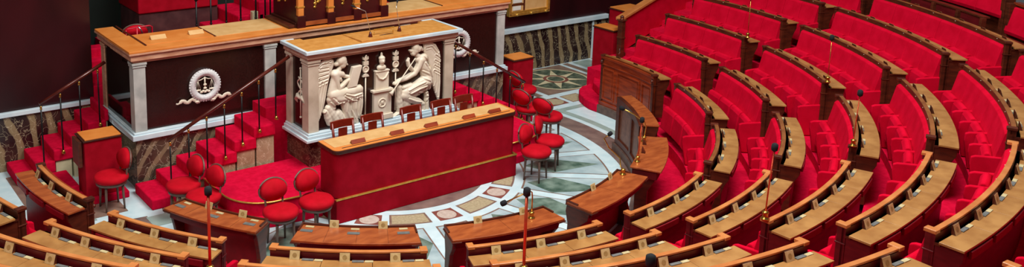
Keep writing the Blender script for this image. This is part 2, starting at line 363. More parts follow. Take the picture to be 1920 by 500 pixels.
# the recess behind the tribune
struct('wall_back', MB().box(-5.4, 6, 5.2, 5.4, 0, 7).box(3.5, 3.6, 3.1, 5.2, 0, 7).box(-5.4, -5.3, 3.1, 5.2, 0, 7), 'niche_wall')
pf = MB().box(-2.85, 3.5, 2.0, 5.2, 0.0, 1.35).box(-3.18, -2.85, 2.0, 2.84, 0.0, 1.35); struct('trim_5', pf, 'red_carpet')['label'] = 'red carpeted platform behind the upper desk'
pf = MB().box(-2.45, -1.0, 3.9, 4.9, 1.35, 2.0); struct('trim_6', pf, 'dark_stone')['label'] = 'dark marble base of the raised chair platform'
o = obj('upholstered_parapet', MB().box(-2.47, -1.0, 3.86, 4.95, 2.0, 3.1), 'counter_cloth', None, 0.02); tag(o, 'red cloth covered parapet above the dark marble, top left behind the upper desk', 'parapet')  # darker counter cloth puts the recess shade into the parapet's colour

# ---- stairs
def stair(name, label, x0, dx, dz, n, y0, y1, side, rounded=False, mirror=1, z0=0.0):
    t = thing(name, label, 'stairs', (mirror * (x0 + dx), (y0 + y1) / 2, 0))
    for i in range(n):
        a, b = x0 + dx * i, (x0 + dx * (i + 1) if i < n - 1 else x0 + dx * n)
        zt = z0 + dz * (i + 1); zb = z0 + dz * i - 0.02 if i else 0.0
        s = MB()
        xa, xb = sorted((mirror * (a - 0.02), mirror * (b + 0.02)))
        s.box(xa, xb, y0, y1, zb + (0.0 if i == 0 else 0.0), zt)
        obj('tread', s, 'red_carpet', t, 0.018)
        if i:
            xa, xb = sorted((mirror * (a + 0.03), mirror * b))
            obj('riser_block', MB().box(xa, xb, y0 + 0.03, y1 - 0.01, 0, zb), side, t)
    return t
stair('marble_staircase', 'red carpeted marble steps climbing left of the white carved tribune', -3.55, 0.315, 0.155, 6, 0.27, 1.0, 'stair_marble')
stair('marble_staircase', 'red carpeted marble steps coming down right of the carved tribune', -3.55, 0.315, 0.155, 6, 0.27, 1.0, 'stair_marble', mirror=-1)
o = obj('speaker_platform', MB().box(-1.66, 1.66, 0.56, 1.03, 0.0, 1.085), 'red_carpet'); o['kind'] = 'structure'
def side_stair(mirror, label):
    t = thing('side_staircase', label, 'stairs', (mirror * -4.6, 2.4, 0))
    for i in range(6):
        a = -4.95 + 0.26 * i; b = a + 0.28 if i < 5 else -3.59; zt = 0.165 * (i + 1); zb = zt - 0.18 if i else 0
        if i == 0:
            P_ = [(b, 2.05), (b, 2.84), (a - 0.0, 2.84), (a - 0.0, 2.2), (a + 0.06, 2.08), (a + 0.14, 2.0)]
            P_ = [(mirror * x, y) for x, y in P_]
            s = MB().prism(P_ if mirror > 0 else P_[::-1], 0, zt)
        else:
            xa, xb = sorted((mirror * a, mirror * b)); s = MB().box(xa, xb, 2.05, 2.84, zb, zt)
        obj('tread', s, 'red_carpet', t, 0.02)
        if i: xa, xb = sorted((mirror * (a + 0.03), mirror * (b - 0.02))); obj('riser_block', MB().box(xa, xb, 2.08, 2.83, 0, zb), 'pink_marble' if False else 'floor_cream', t)
    return t
side_stair(1, 'red carpeted steps along the veined marble wall, far left')
t = thing('niche_staircase', 'red carpeted steps seen in the gap left of the upper desk', 'stairs', (-3.2, 3.3, 0))
for i in range(4): obj('tread', MB().box(-3.56, -2.87, 2.91 + 0.25 * i, 3.18 + 0.25 * i, 0.0, 0.99 + 0.14 * (i + 1)), 'red_carpet', t, 0.02)
t = thing('rear_staircase', 'red carpeted steps behind the upper desk, by the dark balusters', 'stairs', (-1.0, 3.4, 1.35))
for i, (x0, x1, z) in enumerate(((-1.75, -1.25, 1.50), (-1.35, -0.85, 1.72), (-0.95, -0.45, 1.94), (-0.55, 0.2, 2.16))):
    obj('tread', MB().box(x0, x1, 3.1, 4.2, 1.35, z), 'red_carpet', t, 0.02)
obj('stone_block', MB().box(-0.73, -0.62, 2.98, 3.08, 1.35, 2.02), 'floor_cream', t, 0.01)

# ---- dais in front of the tribune
def dais_poly(o=0.0):
    pts = []
    for i in range(13):
        a = rad(180 + 90 * i / 12); pts.append((-2.25 + (0.55 + o) * math.cos(a), -0.45 + (0.55 + o) * math.sin(a) * 1.05))
    L = [(-1.35, 0.55), (-1.35, 0.25), (-2.8 - o, 0.25)] + pts + [(-1.64, -1.08 - o), (-1.64, -0.985)]
    return L + [(-x, y) for x, y in reversed(L)]
t = thing('dais', 'low red carpeted platform with a rounded corner and gold edge below the tribune', 'platform', (0, -0.4, 0))
obj('platform', MB().prism(dais_poly(0), 0, 0.33), 'red_carpet', t)
obj('lower_step', MB().prism(dais_poly(0.11), 0, 0.13), 'red_carpet', t, 0.01)
pp = dais_poly(0.012)
for q in (pp[2:17], pp[19:34]): obj('gold_nosing', MB().tube([(p[0], p[1], 0.325) for p in q], 0.012, 6), 'gold', t)

# ================================================================ UPPER DESK (long, behind)
t = thing('upper_desk', 'long marble fronted upper desk with wooden top and wreath reliefs behind the tribune', 'desk', (0, 1.8, 0))
Y0, Y1, X = 1.08, 2.62, 3.50
YB = 1.98
pl = MB().box(-X, X, Y0, YB, 0, 0.78).box(-X, -X + 0.3, YB, Y1, 0, 0.78); obj('marble_base', pl, 'base_marble', t)
lg = MB().box(-X - 0.06, X + 0.06, Y0 - 0.06, YB, 0.78, 0.86).box(-X - 0.03, X + 0.03, Y0 - 0.03, YB, 0.86, 0.89).box(-X - 0.06, -X + 0.3, YB, Y1, 0.78, 0.86).box(-X - 0.03, -X + 0.3, YB, Y1, 0.86, 0.89); obj('base_moulding', lg, 'white_marble', t, 0.008)
bd = MB().box(-X + 0.03, X - 0.03, Y0 + 0.04, YB, 0.89, 1.94).box(-X + 0.03, -X + 0.28, YB, Y1 - 0.05, 0.89, 1.94); obj('front_panel', bd, 'porphyry', t)
gp = MB().box(-X + 0.015, -X + 0.03, Y0 + 0.19, Y1 - 0.15, 0.89, 1.94); obj('side_panel', gp, 'black_marble', t)
def pilaster(x0, x1, y0, y1, z0, z1, m, cap=0.02):
    p = MB().box(x0, x1, y0, y1, z0, z1)
    p.box(x0 - cap * 0.6, x1 + cap * 0.6, y0 - cap * 0.6, y1, z1 - 0.07, z1 - 0.045); p.box(x0 - cap, x1 + cap, y0 - cap, y1, z1 - 0.035, z1)
    obj('pilaster', p, m, t, 0.004)
for x0, x1 in ((-3.5, -3.32), (-1.41, -1.22), (1.16, 1.33), (3.33, 3.5)): pilaster(x0, x1, Y0, Y0 + 0.18, 0.89, 1.94, 'pilaster_marble')
for y0, y1 in ((Y1 - 0.17, Y1),): pilaster(-3.5, -3.45, y0, y1, 0.89, 1.94, 'pink_marble')
cn = MB()
for o_, z0_, z1_ in ((0.0, 1.94, 1.98), (0.04, 1.98, 2.07), (0.07, 2.07, 2.10)):
    cn.box(-X - o_, X + o_, Y0 - o_, YB, z0_, z1_).box(-X - o_, -X + 0.22, YB, Y1 + o_, z0_, z1_)
obj('cornice', cn, 'pink_marble', t, 0.006)  # orange-pink tone has the wood's reflection put into the marble colour
obj('desk_top', MB().box(-X - 0.07, X + 0.07, Y0 - 0.07, Y0 + 0.9, 2.10, 2.135).box(-X - 0.07, -X + 0.22, Y0 + 0.9, Y1 + 0.05, 2.10, 2.135), 'desk_wood', t, 0.006)
for x0, x1 in ((-3.24, -2.16), (2.16, 3.24)):
    obj('writing_panel', MB().box(x0 + 0.02, x1, Y0 + 0.2, Y0 + 0.87, 2.135, 2.142), 'desk_wood', t, 0.002)
    for xx in (x0, x1): obj('edging', MB().box(xx - 0.012, xx + 0.012, Y0 + 0.17, (Y1 + 0.03) if xx == -3.24 else Y0 + 0.88, 2.135, 2.147), 'walnut', t)
for x0, x1 in ((-2.14, -1.02), (0.95, 2.14)): obj('pale_panel', MB().box(x0, x1, Y0 + 0.17, Y0 + 0.88, 2.135, 2.141), 'canvas', t)
# laurel wreaths with scales and ribbons
for sx in (-1, 1):
    cx, cz, yy = sx * 2.42, 1.45, Y0 + 0.0
    wr = MB().ring((cx, yy, cz), 'y', 0.2, 0.05, 40, 8)
    for i in range(36):
        a = 2 * math.pi * i / 36
        for q, dr in ((0.238, -0.016), (0.215, -0.004), (0.19, -0.004), (0.165, -0.016)):
            wr.ball((cx + q * math.cos(a + q * 9), yy - 0.035 - dr, cz + q * math.sin(a + q * 9)), (0.021, 0.014, 0.021), 6, 4)
    wr_o = obj('laurel_wreath', wr, 'wreath_marble', t)
    sc = MB().tube([(cx, yy - 0.01, cz + 0.13), (cx, yy - 0.01, cz - 0.05)], 0.012, 6)
    sc.tube([(cx - 0.11, yy - 0.01, cz + 0.08), (cx - 0.05, yy - 0.01, cz + 0.095), (cx, yy - 0.01, cz + 0.12), (cx + 0.05, yy - 0.01, cz + 0.095), (cx + 0.11, yy - 0.01, cz + 0.09)], 0.008, 6)
    for d in (-1, 1):
        px = cx + d * 0.11
        for qx in (-0.04, 0.0, 0.04): sc.tube([(px, yy - 0.01, cz + 0.085), (px + qx, yy - 0.01, cz - 0.06)], 0.003, 5)
        sc.ball((px, yy - 0.01, cz - 0.068), (0.05, 0.02, 0.014), 10, 6)
    for q in range(5): sc.ball((cx + 0.03 * (q - 2), yy - 0.015, cz - 0.10 + 0.012 * (q % 2)), (0.026, 0.02, 0.02), 8, 5)
    sc.ball((cx, yy - 0.015, cz + 0.01), (0.03, 0.02, 0.02), 8, 5); sc.ball((cx, yy - 0.015, cz - 0.045), (0.03, 0.02, 0.02), 8, 5)
    obj('scales_emblem', sc, 'relief_marble', t)
    rb = MB()
    for d in (-1, 1):
        pts = [(cx + d * (0.08 + 0.38 * u), yy - 0.005 - 0.01 * math.sin(9 * u), cz - 0.22 - 0.03 * math.sin(u * 15) * (1 - 0.4 * u) + 0.01 * u) for u in [i / 16 for i in range(17)]]
        rb.tube(pts, [0.026 * (0.75 + 0.45 * abs(math.sin(u * 1.1))) if u < 14 else 0.012 for u in range(17)], 8, flat=(1, 0.4, 1))
        rb.ball((cx + d * 0.13, yy - 0.02, cz - 0.24), (0.04, 0.015, 0.02), 8, 5)
    obj('ribbon', rb, 'relief_marble', t)

# things on the upper desk
for i, (x, lab) in enumerate(((-2.95, 'small wooden name block on the upper desk, nearest its left end'), (-2.35, 'small wooden name block on the upper desk, second from its left end'))):
    o = obj('name_block', MB().add([(x - 0.12, 1.50, 2.143), (x + 0.12, 1.50, 2.143), (x + 0.12, 1.60, 2.143), (x - 0.12, 1.60, 2.143), (x - 0.12, 1.57, 2.2), (x + 0.12, 1.57, 2.2)], [(0, 3, 2, 1), (0, 1, 5, 4), (2, 3, 4, 5), (0, 4, 3), (1, 2, 5)]), 'canvas', None, 0.004)
    tag(o, lab, 'name block', 'name blocks on the upper desk')
# presidential desk standing on the top
t = thing('president_desk', 'dark mahogany desk with gilt ornaments and orange pilasters, top centre of photo', 'desk', (0, 1.6, 2.135))
obj('carcass', MB().box(-0.83, 0.83, 1.13, 1.95, 2.22, 3.3), 'dark_mahogany', t)
obj('plinth', MB().box(-0.87, 0.87, 1.09, 1.97, 2.142, 2.22), 'dark_edge', t, 0.006)
obj('plinth_band', MB().box(-0.80, 0.80, 1.06, 1.09, 2.165, 2.225), 'cherry_top', t)
for x in (-0.83, -0.28, 0.22, 0.75):
    p = obj('pilaster', MB().box(x, x + 0.1, 1.06, 1.14, 2.33, 3.25), 'desk_wood', t, 0.006)
    obj('pilaster_foot', MB().box(x - 0.02, x + 0.13, 1.05, 1.14, 2.137, 2.33), 'dark_mahogany', p, 0.006)
    obj('pilaster_collar', MB().box(x - 0.015, x + 0.115, 1.055, 1.14, 2.38 + (0.08 if x < -0.5 or x > 0.5 else 0.02), 2.41 + (0.08 if x < -0.5 or x > 0.5 else 0.02)), 'gold', p, 0.004)
for x in (-0.5, 0.02, 0.5):
    g_ = MB()
    for i in range(11):
        u = i / 10.0; g_.ball((x + 0.09 * math.sin(u * 7), 1.12, 2.5 + 0.2 * u), (0.028, 0.014, 0.024), 7, 5)
    g_.tube([(x, 1.12, 2.42), (x + 0.02, 1.12, 2.5), (x - 0.02, 1.12, 2.62)], 0.012, 6); g_.ball((x, 1.12, 2.44), (0.03, 0.012, 0.02), 7, 5)
    obj('gilt_ornament', g_, 'gold', t)
g_ = MB()
for i in range(9): g_.ball((-0.84, 1.5 + 0.05 * i, 2.52 + 0.05 * math.sin(i)), (0.012, 0.03, 0.025), 7, 5)
obj('gilt_ornament', g_, 'gold', t)
obj('side_ledge', MB().box(-0.98, -0.875, 1.1, 1.97, 2.143, 2.19), 'walnut', t, 0.005)

# ================================================================ WHITE CARVED TRIBUNE
t = thing('speaker_tribune', 'white marble tribune carved with two winged figures, leather top', 'tribune', (0, 0.13, 0))
TX, TY0, TY1 = 1.33, -0.22, 0.50
obj('marble_base', MB().box(-TX, TX, TY0, TY1, 0.33, 0.74), 'red_marble', t)
obj('base_moulding', MB().box(-TX - 0.09, TX + 0.09, TY0 - 0.09, TY1, 0.74, 0.785).box(-TX - 0.06, TX + 0.06, TY0 - 0.06, TY1, 0.785, 0.83).box(-TX - 0.035, TX + 0.035, TY0 - 0.035, TY1, 0.83, 0.86), 'white_marble', t, 0.008)
obj('dark_field', MB().box(-TX + 0.02, TX - 0.02, TY0 + 0.04, TY1 - 0.02, 0.86, 1.97), 'porphyry', t)
for x0, x1 in ((-1.345, -1.17), (1.15, 1.325)):
    pl = MB().box(x0, x1, TY0, TY0 + 0.2, 0.86, 1.97).box(x0 - 0.012, x1 + 0.012, TY0 - 0.012, TY0 + 0.21, 1.895, 1.92).box(x0 - 0.022, x1 + 0.022, TY0 - 0.022, TY0 + 0.22, 1.935, 1.97)
    obj('pilaster', pl, 'tribune_pilaster', t, 0.004)
obj('pilaster', MB().box(-1.345, -1.29, TY1 - 0.17, TY1, 0.86, 1.97).box(-1.365, -1.27, TY1 - 0.19, TY1, 1.935, 1.97), 'tribune_pilaster', t, 0.004)
obj('cornice', MB().box(-1.36, 1.35, TY0 - 0.02, TY1, 1.97, 2.005).box(-1.38, 1.38, TY0 - 0.045, TY1 + 0.01, 2.005, 2.085), 'tribune_marble', t, 0.006)
tp = MB().box(-1.42, 1.44, TY0 - 0.09, TY0 - 0.04, 2.085, 2.135).box(-1.42, -1.37, TY0 - 0.04, TY1 + 0.04, 2.085, 2.135).box(1.39, 1.44, TY0 - 0.04, TY1 + 0.04, 2.085, 2.135)
tp.box(-1.37, -1.2, TY1 - 0.0, TY1 + 0.04, 2.085, 2.135).box(1.2, 1.39, TY1, TY1 + 0.04, 2.085, 2.135)
obj('marble_rim', tp, 'white_marble', t, 0.006)
obj('leather_top', MB().prism([(-1.37, TY0 - 0.04), (1.39, TY0 - 0.04), (1.39, TY1), (1.1, TY1), (1.1, TY1 - 0.1), (-1.1, TY1 - 0.1), (-1.1, TY1), (-1.37, TY1)], 2.08, 2.128), 'leather_top', t)
obj('reading_slope', MB().hexa([(-0.42, -0.2, 2.128), (0.45, -0.2, 2.128), (0.45, 0.38, 2.128), (-0.42, 0.38, 2.128)], [(-0.42, -0.2, 2.16), (0.45, -0.2, 2.16), (0.45, 0.38, 2.136), (-0.42, 0.38, 2.136)]), 'leather_top', t, 0.004)

RELIEF = {'f1':{'chains':[[(-0.745,1.87,0.063),(-0.75,1.829,0.053)],[(-0.756,1.909,0.065),(-0.792,1.894,0.058)],[(-0.861,1.855,0.031),(-0.819,1.859,0.029)],[(-0.689,1.834,0.022),(-0.664,1.821,0.01)],[(-0.778,1.8,0.031),(-0.824,1.745,0.036)],[(-0.888,1.706,0.063),(-0.819,1.7,0.058),(-0.755,1.68,0.044)],[(-0.86,1.701,0.073),(-0.866,1.627,0.077),(-0.901,1.509,0.075),(-0.915,1.386,0.092)],[(-0.799,1.617,0.036),(-0.783,1.594,0.027)],[(-0.888,1.701,0.048),(-0.86,1.577,0.041),(-0.832,1.472,0.036),(-0.749,1.514,0.029),(-0.671,1.577,0.022),(-0.601,1.611,0.019),(-0.559,1.617,0.012)],[(-0.75,1.679,0.034),(-0.708,1.64,0.027),(-0.61,1.622,0.019)],[(-0.901,1.384,0.097),(-0.693,1.386,0.087),(-0.461,1.406,0.063)],[(-0.859,1.327,0.106),(-0.636,1.314,0.092),(-0.466,1.31,0.073)],[(-0.461,1.386,0.065),(-0.448,1.205,0.058),(-0.464,1.003,0.041),(-0.434,0.951,0.029),(-0.333,0.933,0.019)],[(-0.566,1.327,0.073),(-0.544,1.12,0.068),(-0.526,0.963,0.053),(-0.491,0.884,0.029)],[(-0.72,1.303,0.082),(-0.677,1.143,0.077),(-0.648,0.985,0.063),(-0.543,0.902,0.034)],[(-0.942,1.316,0.073),(-0.914,1.185,0.053)]],'folds':[[(-0.942,1.341,0.012),(-0.859,1.251,0.017),(-0.748,1.257,0.015)],[(-0.859,1.264,0.015),(-0.831,1.158,0.015)],[(-0.762,1.247,0.015),(-0.775,1.11,0.017),(-0.733,1.001,0.017),(-0.719,0.947,0.012)],[(-0.678,1.27,0.012),(-0.691,1.095,0.015),(-0.62,0.942,0.012)],[(-0.608,1.283,0.012),(-0.607,1.105,0.015),(-0.543,0.966,0.012)],[(-0.523,1.294,0.012),(-0.527,1.117,0.015),(-0.48,0.954,0.012)],[(-0.466,1.259,0.01),(-0.478,1.082,0.015),(-0.463,0.977,0.012)],[(-0.423,1.303,0.01),(-0.413,1.148,0.012),(-0.435,0.998,0.01)],[(-0.969,1.283,0.012),(-0.901,1.221,0.017),(-0.818,1.244,0.012)],[(-0.72,1.378,0.01),(-0.58,1.329,0.012),(-0.438,1.344,0.01)],[(-0.748,1.358,0.01),(-0.608,1.258,0.012),(-0.494,1.238,0.007)]],'rock':[[(-0.997,1.188,0.053),(-0.942,1.09,0.087),(-0.859,0.986,0.082)],[(-1.038,1.145,0.034),(-0.997,1.05,0.058),(-0.969,0.956,0.048)],[(-1.052,1.16,0.022),(-1.073,1.139,0.017)],[(-0.831,1.07,0.073),(-0.719,0.922,0.063)]],'wing':[(-0.965,1.959),(-1.051,1.957),(-1.145,1.905),(-1.199,1.803),(-1.218,1.634),(-1.214,1.437),(-1.219,1.24),(-1.236,1.094),(-1.231,1.005),(-1.188,0.955),(-1.139,1.051),(-1.09,1.167),(-1.046,1.334),(-1.011,1.527),(-0.964,1.693),(-0.893,1.855),(-0.902,1.93)],'feathers':[[(-0.956,1.914),(-1.011,1.897)],[(-0.997,1.821),(-1.159,1.821)],[(-0.997,1.772),(-1.165,1.761)],[(-1.002,1.718),(-1.17,1.695)],[(-1.008,1.662),(-1.176,1.628)],[(-1.019,1.615),(-1.181,1.567)],[(-1.146,1.672),(-1.192,1.433),(-1.209,1.039)],[(-1.106,1.616),(-1.154,1.377),(-1.193,0.986)],[(-1.065,1.585),(-1.111,1.345),(-1.16,1.042)],[(-1.03,1.567),(-1.068,1.362),(-1.117,1.122)],[(-1.159,1.87),(-1.078,1.932),(-0.984,1.93)],[(-1.172,1.823),(-1.105,1.882),(-0.975,1.88)]],'tablet':[(-0.594,1.78),(-0.433,1.786),(-0.53,1.473),(-0.687,1.466)]},'f2':{'chains':[[(0.566,1.862,0.062),(0.544,1.829,0.046)],[(0.582,1.913,0.065),(0.622,1.89,0.057)],[(0.674,1.894,0.034),(0.708,1.862,0.021)],[(0.491,1.872,0.023),(0.468,1.884,0.01)],[(0.6,1.801,0.036),(0.658,1.746,0.044)],[(0.652,1.71,0.062),(0.751,1.724,0.067)],[(0.712,1.687,0.083),(0.755,1.568,0.09),(0.798,1.434,0.093),(0.788,1.322,0.108)],[(0.679,1.692,0.049),(0.628,1.587,0.044),(0.558,1.5,0.039),(0.395,1.441,0.031),(0.25,1.417,0.023),(0.187,1.382,0.023)],[(0.524,1.561,0.031),(0.457,1.641,0.028),(0.439,1.713,0.026),(0.454,1.753,0.015)],[(0.787,1.331,0.108),(0.596,1.254,0.096),(0.393,1.209,0.072)],[(0.762,1.269,0.098),(0.598,1.183,0.077),(0.434,1.154,0.062)],[(0.375,1.164,0.072),(0.501,1.077,0.062),(0.651,1.023,0.046),(0.736,0.968,0.031)],[(0.736,0.974,0.028),(0.758,0.87,0.028),(0.726,0.832,0.018)],[(0.823,1.501,0.077),(0.877,1.379,0.052),(0.864,1.21,0.036)]],'folds':[[(0.432,1.253,0.013),(0.595,1.311,0.015),(0.727,1.346,0.013)],[(0.466,1.191,0.013),(0.629,1.248,0.015),(0.762,1.269,0.013)],[(0.434,1.111,0.013),(0.567,1.046,0.015),(0.685,1.011,0.01)],[(0.763,1.226,0.015),(0.805,1.148,0.018),(0.698,1.137,0.015)],[(0.804,1.191,0.013),(0.84,1.114,0.018),(0.76,1.07,0.015)],[(0.631,1.191,0.015),(0.765,1.141,0.018),(0.834,1.072,0.015),(0.785,1.008,0.015)],[(0.649,1.132,0.015),(0.75,1.086,0.018),(0.735,1.017,0.013)],[(0.733,1.768,0.013),(0.819,1.671,0.015),(0.89,1.548,0.013)],[(0.753,1.653,0.013),(0.856,1.524,0.018),(0.91,1.402,0.013)],[(0.789,1.817,0.015),(0.868,1.721,0.018),(0.939,1.597,0.013)],[(0.706,1.519,0.013),(0.825,1.458,0.015),(0.895,1.348,0.013)],[(0.692,1.422,0.013),(0.827,1.358,0.015)],[(0.918,1.742,0.015),(0.982,1.619,0.018),(0.958,1.523,0.013)],[(0.821,1.601,0.015),(0.921,1.628,0.018),(0.99,1.59,0.013)]],'rock':[[(0.285,1.305,0.046),(0.289,1.08,0.067),(0.307,0.936,0.062)],[(0.403,1.046,0.077),(0.471,0.907,0.072)],[(0.602,0.969,0.062),(0.672,0.842,0.052)],[(0.496,1.298,0.052),(0.366,1.292,0.041)],[(0.26,0.888,0.026),(0.154,0.851,0.015)],[(0.806,1.134,0.036),(0.826,0.843,0.036)]],'wing':[(0.739,1.95),(0.862,1.975),(0.981,1.917),(1.059,1.779),(1.098,1.631),(1.105,1.372),(1.104,1.17),(1.09,0.956),(1.041,0.984),(0.975,1.134),(0.924,1.257),(0.898,1.49),(0.818,1.7),(0.749,1.822)],'feathers':[[(0.979,1.733),(1.073,1.663)],[(0.971,1.649),(1.086,1.575)],[(0.963,1.565),(1.095,1.482)],[(0.959,1.48),(1.098,1.396)],[(1.075,1.606),(1.087,1.288),(1.075,0.987)],[(1.031,1.584),(1.047,1.266),(1.039,1.037)],[(0.991,1.532),(1.005,1.273),(0.989,1.117)],[(0.952,1.481),(0.964,1.308),(0.945,1.24)],[(0.786,1.929),(0.913,1.926),(1.035,1.782)],[(0.787,1.873),(0.898,1.88),(1.002,1.758)]],'trumpet':[(0.526,1.77,0.008),(0.14,1.329,0.01),(0.102,1.285,0.021),(0.071,1.251,0.039)]}}
YR = TY0 + 0.04    # plane the carvings grow from
import numpy as np
def seg_dist(X, Z, a, b):
    L2 = (b[0] - a[0]) ** 2 + (b[1] - a[1]) ** 2 + 1e-12
    u = np.clip(((X - a[0]) * (b[0] - a[0]) + (Z - a[1]) * (b[1] - a[1])) / L2, 0, 1)
    return np.hypot(X - a[0] - u * (b[0] - a[0]), Z - a[1] - u * (b[1] - a[1])), u
def inside(X, Z, poly):
    c = np.zeros(X.shape, bool); n = len(poly)
    for i in range(n):
        x0, z0 = poly[i]; x1, z1 = poly[(i + 1) % n]
        if z0 == z1: continue
        c ^= ((z0 > Z) != (z1 > Z)) & (X < (x1 - x0) * (Z - z0) / (z1 - z0) + x0)
    return c
def edge_dist(X, Z, poly):
    d = np.full(X.shape, 9.0)
    for i in range(len(poly)): d = np.minimum(d, seg_dist(X, Z, poly[i], poly[(i + 1) % len(poly)])[0])
    return d
def field_mesh(name, H, xs, zs, parent, mat='relief_marble'):
    nz, nx = H.shape; keep = H > 1e-4; use = np.zeros((nz, nx), bool)
    cell = keep[:-1, :-1] | keep[1:, :-1] | keep[:-1, 1:] | keep[1:, 1:]
    use[:-1, :-1] |= cell; use[1:, :-1] |= cell; use[:-1, 1:] |= cell; use[1:, 1:] |= cell
    idx = np.cumsum(use.ravel()).reshape(nz, nx) - 1; m = MB()
    vs = [(xs[i], YR + 0.004 - H[j, i], zs[j]) for j in range(nz) for i in range(nx) if use[j, i]]
    fs = [(idx[j, i], idx[j, i + 1], idx[j + 1, i + 1], idx[j + 1, i]) for j in range(nz - 1) for i in range(nx - 1) if cell[j, i]]
    m.add(vs, [tuple(int(q) for q in f) for f in fs], True)
    return obj(name, m, mat, parent, fix=False)
def carve(name, D, bases, rock_d=0.05):
    pts = [q for ch in D['chains'] + D['rock'] for q in ch]
    x0, x1 = min(p[0] for p in pts) - 0.2, max(p[0] for p in pts) + 0.2; st_ = 0.0065
    xs = np.arange(x0, x1, st_); zs = np.arange(0.845, 1.97, st_); X, Z = np.meshgrid(xs, zs)
    H = np.zeros(X.shape)
    def smax(A, B, k=0.010):
        h = np.clip(0.5 + 0.5 * (A - B) / k, 0, 1); S = B + (A - B) * h + k * h * (1 - h)
        return np.where((A > 0) & (B > 0), S, np.maximum(A, B))
    for ch in D['rock']:
        for i in range(len(ch) - 1):
            d, u = seg_dist(X, Z, ch[i], ch[i + 1]); r = ch[i][2] + (ch[i + 1][2] - ch[i][2]) * u
            H = smax(H, np.where(d < r, 0.015 + rock_d * np.sqrt(np.clip(1 - (d / r) ** 2, 0, 1)) + 0.0015 * np.sin(X * 90) * np.sin(Z * 80 + X * 30), 0))
    for ch, base in zip(D['chains'], bases):
        P = np.zeros(X.shape)
        for i in range(len(ch) - 1):
            d, u = seg_dist(X, Z, ch[i], ch[i + 1]); r = ch[i][2] + (ch[i + 1][2] - ch[i][2]) * u
            P = np.maximum(P, np.where(d < r, base + 0.75 * np.sqrt(np.clip(r * r - d * d, 0, 1)), 0))
        H = smax(H, P)
    for ch in D['folds']:     # cloth folds: rounded ridge with a groove beside it
        best = np.full(X.shape, 9.0); rr = np.zeros(X.shape)
        for i in range(len(ch) - 1):
            d, u = seg_dist(X, Z, ch[i], ch[i + 1]); r = ch[i][2] + (ch[i + 1][2] - ch[i][2]) * u
            rr = np.where(d < best, r, rr); best = np.minimum(best, d)
        w_ = rr * 0.6 + 0.003
        H = np.where(H > 0.01, H + 0.011 * np.exp(-(best / w_) ** 2) - 0.007 * np.exp(-((best - 2.0 * w_) / w_) ** 2), H)
    H = np.clip(H, 0, 0.2)
    o = field_mesh(name, H, xs, zs, t)
    ed = edge_dist(X, Z, D['wing']); W = np.where(inside(X, Z, D['wing']), 0.018 + 0.012 * np.clip(ed / 0.02, 0, 1), 0)
    for ch in D['feathers']:
        best = np.full(X.shape, 9.0)
        for i in range(len(ch) - 1): best = np.minimum(best, seg_dist(X, Z, ch[i], ch[i + 1])[0])
        W = np.where(W > 0, W - 0.011 * np.exp(-(best / 0.008) ** 2) + 0.007 * np.exp(-((best - 0.018) / 0.009) ** 2), 0)
    field_mesh('wing', np.clip(W, 0, 0.1) * (H < 0.05), xs, zs, o)
    return o
B1 = [.03, .034, .03, .03, .02, .02, .012, .025, .05, .02, .035, .03, .028, .02, .02, .02]
B2 = [.03, .034, .03, .03, .02, .02, .012, .055, .03, .04, .025, .045, .04, .015]
a = carve('winged_writing_figure', RELIEF['f1'], B1); a['label'] = 'carved winged figure seated and writing on a tablet'
tbl = RELIEF['f1']['tablet']; obj('tablet', MB().slab(tbl, YR - 0.075, YR + 0.0), 'relief_marble', a, 0.006)
b = carve('winged_trumpet_figure', RELIEF['f2'], B2); b['label'] = 'carved winged figure leaning forward with a long trumpet'
tr = RELIEF['f2']['trumpet']; obj('trumpet', MB().tube([(p[0], YR - 0.10, p[1]) for p in tr], [0.008, 0.011, 0.024, 0.044], 10), 'relief_marble', b)
# pedestal with bust
pd = MB()
def bx(x0, x1, z0, z1, d): pd.box(x0, x1, YR - d, YR + 0.01, z0, z1)
bx(-0.235, 0.13, 0.86, 0.94, 0.085); bx(-0.21, 0.11, 0.94, 1.31, 0.06); bx(-0.245, 0.125, 1.31, 1.345, 0.09); bx(-0.18, 0.06, 1.345, 1.63, 0.055); bx(-0.19, 0.07, 1.63, 1.65, 0.065)
pd.tube([(-0.17, YR - 0.06, 1.61), (-0.12, YR - 0.062, 1.53), (-0.06, YR - 0.065, 1.505), (0.0, YR - 0.062, 1.53), (0.05, YR - 0.06, 1.61)], 0.014, 8)
pd.ring((-0.06, YR - 0.06, 1.125), 'y', 0.066, 0.014, 26, 8); pd.ball((-0.06, YR - 0.058, 1.13), (0.03, 0.02, 0.035), 8, 6)
for s_ in (-1, 1): pd.tube([(-0.06 + s_ * 0.035, YR - 0.06, 1.09), (-0.06 - s_ * 0.035, YR - 0.06, 1.165)], 0.008, 6)
obj('carved_pedestal', pd, 'relief_marble', t, 0.004)
bu = MB().ball((-0.065, YR - 0.03, 1.69), (0.085, 0.05, 0.05)).ball((-0.065, YR - 0.04, 1.75), (0.035, 0.035, 0.05)).ball((-0.065, YR - 0.045, 1.80), (0.052, 0.045, 0.062)).ball((-0.065, YR - 0.04, 1.84), (0.056, 0.045, 0.04)).ball((-0.065, YR - 0.03, 1.885), (0.02, 0.02, 0.05)).ball((-0.065, YR - 0.09, 1.795), (0.012, 0.012, 0.02))
bo = obj('carved_bust', bu, 'relief_marble', t, fix=False); r = bo.modifiers.new('remesh', 'REMESH'); r.mode = 'VOXEL'; r.voxel_size = 0.006; r.use_smooth_shade = True
